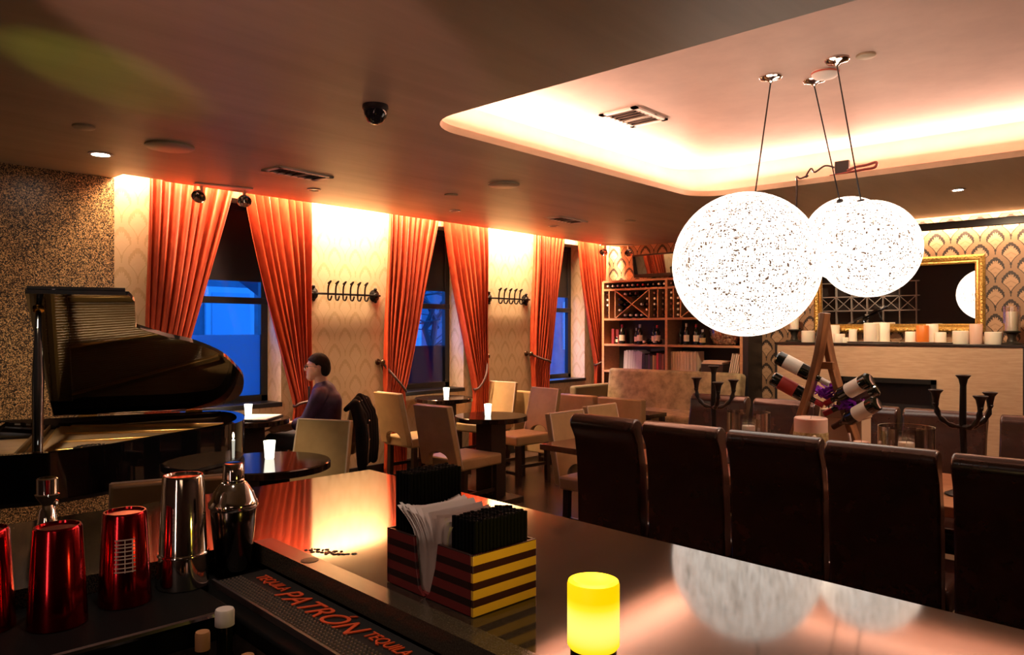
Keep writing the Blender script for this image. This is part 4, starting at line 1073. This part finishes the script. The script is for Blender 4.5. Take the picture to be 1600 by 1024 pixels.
# shakers on the inner rail
def shaker_tin(label, e1, e2, rb, rt, h, m, lines=False, z=1.0355, seam=False):
    t = thing('shaker_tin', label, 'cocktail shaker', bar_pt(e1, e2, z), BA, 'shaker tins on the inner bar rail')
    MB().lathe([(rb - .002, 0), (rb, .001), (rb, .004), (rt + .002, h - .004), (rt, h), (rt * .93, h), (rt * .90, h - .004), (0, h - .004)], n=48).build('tin', m, t)
    if seam: MB().lathe([(rb * .99, h * .28), (rb * 1.01, h * .285), (rb * 1.01, h * .30), (rb * .975, h * .31)], n=48).build('lower_tin_rim', M_steel, t)
    if lines:
        mb = MB(); fw = (Vector((0, 0, 0)) - bar_pt(e1, e2)).normalized(); a0 = math.atan2(fw.y, fw.x) - BA
        for i, zz in enumerate((.125, .117, .111, .104, .096, .090, .082, .074, .067)):
            r_ = rb + (rt + .002 - rb) * zz / h + .0008; aa = [a0 - .42 + .84 * k / 8 for k in range(9)]
            mb.grid([[(r_ * math.cos(a), r_ * math.sin(a), zz + d) for a in aa] for d in (0, .0022)])
        for a in (a0 - .34, a0, a0 + .3):
            mb.grid([[((rb + (rt + .002 - rb) * zz / h + .0009) * math.cos(a + d), (rb + (rt + .002 - rb) * zz / h + .0009) * math.sin(a + d), zz) for d in (-.018, .018)] for zz in (.066, .10, .126)])
        mb.build('printed_mark', mat('white_print', col=(.65, .5, .45), rough=.5), t, smooth=False)
    return t
shaker_tin('red metal shaker tin with a printed white mark', .659, .967, .046, .036, .172, M_redmetal, True)
shaker_tin('plain red metal shaker tin between the printed tin and the frame edge', .69, 1.085, .047, .036, .172, M_redmetal)
shaker_tin('red shaker tin cut off by the picture edge', .63, 1.183, .047, .036, .172, M_redmetal)
shaker_tin('tall stacked steel shaker tins beside the cobbler shaker', .64, .853, .048, .037, .222, M_steel, seam=True)
t = thing('cobbler_shaker', 'steel cobbler shaker with dark body and round cap', 'cocktail shaker', bar_pt(.605, .735, 1.0355), BA)
MB().lathe([(.034, 0), (.036, .004), (.045, .10), (.047, .128), (.046, .130), (0, .130)], n=40).build('body', mat('dark_steel', col=(.10, .085, .08), rough=.18, metal=1), t)
MB().lathe([(.048, .1302), (.051, .134), (.051, .142), (.046, .150), (.040, .166), (.029, .182), (.024, .186), (0, .186)], n=40).build('strainer_top', M_steel, t)
MB().lathe([(.0225, .1862), (.0225, .190), (.0205, .192), (.0225, .194), (.021, .222), (.018, .226), (0, .227)], n=32).build('cap', M_steel, t)
# chrome tools on the piano side of the bar
t = thing('jigger', 'chrome double jigger standing behind the red shaker tins', 'jigger', bar_pt(.16, .99, BT + .0005), BA)
MB().lathe([(.022, 0), (.024, .002), (.017, .055), (.010, .066), (.024, .088), (.026, .092), (.022, .094), (.022, .128), (.019, .131), (0, .131)], n=28).build('jigger', M_chrome, t)
t = thing('pourer', 'chrome bottle pourer leaning beside the jigger', 'pourer', bar_pt(.07, .965, BT + .0005), BA)
MB().tube([(0, 0, .008), (.0, .0, .05), (.003, .002, .075), (.012, .008, .098)], [.011, .013, .009, .005], 12).lathe([(.016, 0), (.016, .010), (.011, .012)], n=16).lathe([(.0135, .045), (.019, .050), (.019, .056), (.0135, .060)], n=16).build('spout', M_chrome, t)

# napkin caddy
M_cad, nt, b = new_mat('striped_acrylic_lit'); setp(b, rough=.22, coat=.3)  # stripes as the candle lights them, for the bright end panel
sp = nt.nodes.new('ShaderNodeSeparateXYZ'); nt.links.new(texco(nt), sp.inputs[0])
st = (X(nt, sp.outputs[2]) * (1 / .0285)).frac().lt(.55)
ns = noise(nt, texco(nt, (1, 1, 6)), 30, 3)
nt.links.new(mixc(nt, st, (.045, .012, .012), (.72, .40, .05)), b.inputs['Base Color'])
M_cad2, nt, b = new_mat('striped_acrylic_shaded'); setp(b, rough=.3)  # dark copy of the stripes: shade painted into the unlit panels
sp = nt.nodes.new('ShaderNodeSeparateXYZ'); nt.links.new(texco(nt), sp.inputs[0])
st = (X(nt, sp.outputs[2]) * (1 / .0285)).frac().lt(.55)
nt.links.new(mixc(nt, st, (.02, .008, .008), (.16, .02, .02)), b.inputs['Base Color'])
t = thing('napkin_caddy', 'striped yellow and dark napkin and straw caddy on the bar', 'napkin caddy', bar_pt(.995, .605, BT + .0012), BA)
CW, CD, CH = .25, .15, .103
MB().bx(CW - .006, CW, 0, CD, 0, CH).build('end_panel', M_cad, t, bev=.001)
MB().bx(0, .006, 0, CD, 0, CH).build('end_panel', M_cad2, t, bev=.001)
for yy in (0, CD - .006):
    for p in ([(.0065, 0), (.115, 0), (.10, .012), (.092, .05), (.085, CH), (.0065, CH)], [(.2435, 0), (.118, 0), (.132, .012), (.148, .06), (.155, CH), (.2435, CH)]):
        MB().prism(p, -.006, 0, Matrix(((1, 0, 0, 0), (0, 0, -1, yy), (0, 1, 0, 0), (0, 0, 0, 1)))).build('side_panel', M_cad2, t, bev=.001)
for x in (.069, .173): MB().bx(x - .002, x + .002, .0065, CD - .0065, .004, CH - .01).build('divider', M_cad2, t, smooth=False)
MB().bx(.0065, CW - .0065, .0065, CD - .0065, 0, .0035).build('floor_panel', M_cad2, t, smooth=False)
napw = bar_pt(.995, .605, BT + .0012)
def in_caddy(x, y, z=.0045):
    c_, s_ = math.cos(BA), math.sin(BA); return (napw.x + x * c_ - y * s_, napw.y + x * s_ + y * c_, napw.z + z)
M_nap = mat('white_napkin', col=(.88, .78, .74), rough=.8); rr = random.Random(9)
for k in range(26):
    x = .0745 + k * .0037; P = []
    lean = -.02 + .035 * (k / 25)
    bend = .02 * math.sin(k * .5) + .012
    for i in range(9):
        v = i / 8; z = v * (.148 + .006 * math.sin(k * 1.7) - .014 * abs(k / 25 - .3))
        o_ = max(0, v - .62) / .38
        P.append([(x + (lean * o_ * o_ + .0015 * math.sin(9 * u + k)) - .03 * o_ * o_ * (1 - k / 25), .012 + u * .124 - .006 * o_, z - .012 * o_ * u * (1 - u) * 4 * (k % 3) * .4) for u in [q / 8 for q in range(9)]])
    o = MB().grid(P).build('paper_napkin', M_nap, loc=in_caddy(0, 0), rz=BA)
    tag(o, 'white folded paper napkin standing in the striped caddy', 'napkin', 'white napkins in the caddy')
def straws(x0, x1, h, n, label, group):
    y = .011; m = mat('black_straw', col=(.003, .003, .0035), rough=.8, spec=.1); first = None; cnt = 0
    nx = max(2, int((x1 - x0) / .0088)); ny = 15
    for i in range(nx):
        for j in range(ny):
            hh = h + rr.uniform(-.0018, .0018); loc = in_caddy(x0 + (i + .5) * (x1 - x0) / nx, .0125 + (j + .5) * .125 / ny)
            if first is None: first = MB().lathe([(.0042, 0), (.0042, h), (.003, h), (.003, h - .008), (0, h - .008)], n=8).build('drinking_straw', m); o = first
            else: o = first.copy(); C.objects.link(o)
            o.location = loc; o.scale = (1, 1, hh / h); tag(o, label, 'straw', group)
straws(.0075, .058, .205, 0, 'long black straw standing in the tall block of the caddy', 'long black straws')
straws(.176, .2425, .150, 0, 'short black stirring straw standing behind the yellow striped end', 'short black straws')
# yellow lamp candle
t = thing('candle_lamp', 'glowing yellow battery candle on the bar beside the napkin caddy', 'candle', (-.652, .895, BT + .0005))
M_yel, nt, b = new_mat('glowing_yellow_wax'); setp(b, rough=.5, col=(.9, .6, .05))
sp = nt.nodes.new('ShaderNodeSeparateXYZ'); nt.links.new(texco(nt), sp.inputs[0])
gz = ((X(nt, sp.outputs[2]) - .048) * 26); gz = (gz * gz)
nt.links.new(ramp(nt, gz, [(0, (1, .86, .18)), (.55, (1, .74, .02)), (1, (.9, .58, .0))]), b.inputs['Emission Color']); b.inputs['Emission Strength'].default_value = 1.15
MB().lathe([(.036, .012), (.0385, .016), (.0385, .104), (.037, .109), (.030, .111), (.024, .104), (.015, .100), (.006, .099), (0, .101)], n=48).build('wax', M_yel, t)
MB().lathe([(.034, 0), (.034, .0115), (0, .0118)], n=32).build('base', M_black, t)
l = bpy.data.lights.new('candle_lamp_glow', 'POINT'); l.energy = .9; l.color = (1, .72, .12); l.shadow_soft_size = .035
o = bpy.data.objects.new('candle_lamp_glow', l); C.objects.link(o); o.location = (-.652, .895, BT + .14)
# inlaid drain and water spill on the granite
tag(MB().lathe([(.018, 0), (.018, .0006), (.014, .001), (0, .001)], n=28).build('drain_cover', mat('drain_metal', col=(.06, .045, .035), rough=.4, metal=.7), loc=bar_pt(.775, .647, BT + .0008)), 'small round metal cover set in the bar edge beside the water spill', 'drain cover')
mb = MB(); rr = random.Random(12)
for k in range(34):
    a, b_ = rr.gauss(0, .026), rr.gauss(0, .010); q = rr.uniform(.002, .007)
    mb.lathe([(q, 0), (q * .9, .0008), (q * .5, .0014), (0, .0016)], (a, b_, 0), 12)
o = tag(mb.build('water_spill', mat('water_drop', col=(.02, .02, .02), rough=.02, ior=1.9), loc=bar_pt(.745, .595, BT + .0003), rz=R(20)), 'small water spill on the bar top', 'water', kind='stuff')
# bottles in the well below the rail
def well_bottle(label, e1, e2, ztop, r, cap, capr, caph, body):
    t = thing('well_bottle', label, 'bottle', bar_pt(e1, e2, .7205), 0, 'bottles in the well behind the bar')
    H = ztop - .7205
    MB().lathe([(r * .9, 0), (r, .01), (r, H * .55), (r * .8, H * .66), (capr * .8, H * .78), (capr * .8, H - caph)], n=20).build('glass', M_bottle, t)
    MB().lathe([(capr, H - caph), (capr, H - .004), (capr * .9, H), (0, H)], n=20).build('cap', cap, t)
    if body: MB().lathe([(r * 1.01, H * .12), (r * 1.01, H * .5)], n=20).build('label', body, t)
M_cork = mat('cork_cap', col=(.42, .20, .08), rough=.7)
well_bottle('white capped bottle standing in the bar well', .895, .875, 1.062, .036, mat('white_cap', col=(.72, .66, .62), rough=.4), .0165, .028, M_label)
well_bottle('cork topped bottle before the white capped one', .925, .925, 1.045, .036, M_cork, .012, .03, M_label)
well_bottle('cork topped bottle at the glitter wall end of the well', .945, 1.03, 1.035, .036, M_cork, .012, .03, None)
well_bottle('cork topped bottle under the lettered mat', .975, .87, 1.005, .036, M_cork, .012, .03, None)

# ================================================================== seated man
t = thing('person', 'seated man in a dark purple shirt and tie, facing the window table', 'person', (-5.695, 3.755, 0), R(132))
M_skin = noisy('skin', (.52, .26, .17), (.58, .31, .21), 14, rough=.5, sss=.1)
M_shirt = noisy('purple_shirt', (.034, .013, .046), (.056, .021, .068), 20, rough=.6)
M_hair = noisy('dark_hair', (.008, .005, .004), (.02, .012, .009), 60, (1, 1, .3), rough=.75, spec=.15)
mb = MB()
limb(mb, [(0, -.02, .60, .135), (0, -.03, .74, .125), (0, -.03, .90, .135), (0, -.02, .985, .10)], 18)
limb(mb, [(-.165, -.02, .985, .06), (.165, -.02, .985, .06)])
limb(mb, [(0, -.015, 1.02, .058), (0, .012, 1.12, .054)])
mb.ball((0, .035, 1.222), .1, 24, (.76, .95, 1.10)); mb.ball((0, .075, 1.165), .07, 18, (.82, .85, .85)); limb(mb, [(0, .115, 1.128, .026), (0, .10, 1.125, .034)])
limb(mb, [(0, .128, 1.228, .010), (0, .150, 1.196, .014)]); limb(mb, [(-.012, .135, 1.19, .010), (.012, .135, 1.19, .010)])
limb(mb, [(-.018, .127, 1.160, .0085), (.018, .127, 1.160, .0085)]); limb(mb, [(-.016, .124, 1.150, .009), (.016, .124, 1.150, .009)])
limb(mb, [(-.04, .117, 1.243, .012), (-.012, .126, 1.240, .010), (.012, .126, 1.240, .010), (.04, .117, 1.243, .012)])
for s in (-1, 1):
    mb.ball((s * .078, .022, 1.205), .026, 12, (.35, .7, 1.1))
    limb(mb, [(s * .19, -.02, .965, .056), (s * .215, .08, .76, .043), (s * .16, .28, .695, .033), (s * .15, .325, .69, .027)])
    limb(mb, [(s * .15, .33, .688, .030), (s * .148, .385, .682, .034)])
    for k in range(4):
        x = s * .15 + (k - 1.5) * .0185; L = (.062, .072, .068, .054)[k]
        limb(mb, [(x, .39, .684, .0095), (x, .39 + L * .55, .682, .0088), (x, .39 + L * .9, .668, .0080)], 8)
    limb(mb, [(s * .15 - s * .026, .35, .686, .0115), (s * .15 - s * .048, .385, .680, .0100), (s * .15 - s * .05, .415, .674, .0085)], 8)
    limb(mb, [(s * .085, .02, .585, .085), (s * .11, .40, .575, .062), (s * .11, .42, .30, .052), (s * .11, .40, .09, .038), (s * .115, .52, .05, .036)])
body = blend(mb, 'body', M_skin, t, .0075, 2)
# shirt with rolled sleeves
mb = MB()
limb(mb, [(0, -.02, .60, .145), (0, -.03, .74, .138), (0, -.03, .90, .148), (0, -.02, .985, .112)], 18)
limb(mb, [(-.17, -.02, .985, .071), (.17, -.02, .985, .071)]); limb(mb, [(0, -.015, 1.02, .069), (0, -.006, 1.058, .063)])
for s in (-1, 1):
    limb(mb, [(s * .19, -.02, .965, .068), (s * .215, .08, .76, .056), (s * .196, .155, .735, .053)])
    limb(mb, [(s * .200, .14, .738, .058), (s * .196, .158, .733, .057)])
blend(mb, 'shirt', M_shirt, t, .012, 3)
mb = MB(); mb.prism([(-.018, 1.045), (.018, 1.045), (.013, 1.01), (.034, .72), (0, .68), (-.034, .72), (-.013, 1.01)], 0, .012, Matrix(((1, 0, 0, 0), (0, 0, 1, .108), (0, 1, 0, 0), (0, 0, 0, 1))))
o = mb.build('tie', mat('black_tie', col=(.012, .010, .02), rough=.5), t, bev=.003)
mb = MB()
for s in (-1, 1):
    limb(mb, [(s * .075, -.02, .585, .105), (s * .11, .40, .578, .075), (s * .11, .42, .30, .064), (s * .11, .405, .10, .055)])
limb(mb, [(-.05, -.02, .60, .135), (.05, -.02, .60, .135)])
blend(mb, 'trousers', mat('dark_trousers', col=(.015, .013, .018), rough=.7), t, .014, 3)
for s in (-1, 1):
    mb = MB(); limb(mb, [(s * .11, .385, .045, .045), (s * .115, .47, .045, .045), (s * .118, .55, .038, .036)]); blend(mb, 'shoe', M_black, t, .012, 2)
# hair
mb = MB(); mb.ball((0, .030, 1.232), .1, 32, (.86, 1.06, 1.13))
bmesh.ops.bisect_plane(mb.bm, geom=mb.bm.verts[:] + mb.bm.edges[:] + mb.bm.faces[:], plane_co=(0, .02, 1.243), plane_no=(0, .36, -1), clear_outer=True)
bmesh.ops.holes_fill(mb.bm, edges=mb.bm.edges[:])
mb.ball((0, -.026, 1.205), .075, 20, (.96, .70, 1.0))
for s in (-1, 1): limb(mb, [(s * .071, .028, 1.255, .012), (s * .074, .030, 1.222, .007)], 8)
blend(mb, 'hair', M_hair, t, .009, 2)
mb = MB()
for s in (-1, 1):
    mb.tube([(s * .035 + .024 * math.cos(a), .138 - .004 * math.cos(a) * s, 1.222 + .017 * math.sin(a)) for a in [2 * PI * k / 14 for k in range(14)]], .0028, 6, True)
    mb.tube([(s * .058, .132, 1.226), (s * .080, .08, 1.228), (s * .083, .02, 1.222)], .0026, 6)
mb.tube([(-.012, .140, 1.226), (.012, .140, 1.226)], .0026, 6)
mb.build('glasses', M_black, t)
for s in (-1, 1):
    mb = MB(); mb.ball((s * .034, .117, 1.222), .011, 10); mb.build('eye', mat('eye_dark', col=(.03, .02, .02), rough=.1), t)
# jacket on the chair back
t = thing('jacket', 'black jacket draped over the back of the man\'s chair', 'jacket', (-5.695, 3.755, 0), R(132))
mb = MB()
for dx in (-.19, -.10, 0, .10, .19):
    limb(mb, [(dx, -.335, .955 - abs(dx) * .18, .035), (dx * 1.05, -.40, .80, .045), (dx * 1.15, -.40, .55, .05), (dx * 1.2, -.40, .40, .045)], 10)
    limb(mb, [(dx, -.335, .955 - abs(dx) * .18, .035), (dx, -.255, .86, .025)], 10)
for s in (-1, 1):
    limb(mb, [(s * .215, -.34, .90, .05), (s * .265, -.40, .72, .052), (s * .275, -.41, .50, .05), (s * .25, -.41, .36, .042)], 10)
j = blend(mb, 'cloth', mat('black_cloth', col=(.005, .004, .005), rough=.8, spec=.15), t, .014, 3)
MB().tube(bez([(-.235, -.452, .74), (-.225, -.462, .60), (-.24, -.458, .46), (-.23, -.455, .40)], 5), .005, 6).build('zip', mat('zip_metal', col=(.7, .62, .55), rough=.3, metal=1), t)
for z in (.76, .60): MB().ball((-.16, -.452, z), .009, 8).build('button', M_chrome, t)
bpy.context.view_layer.update()
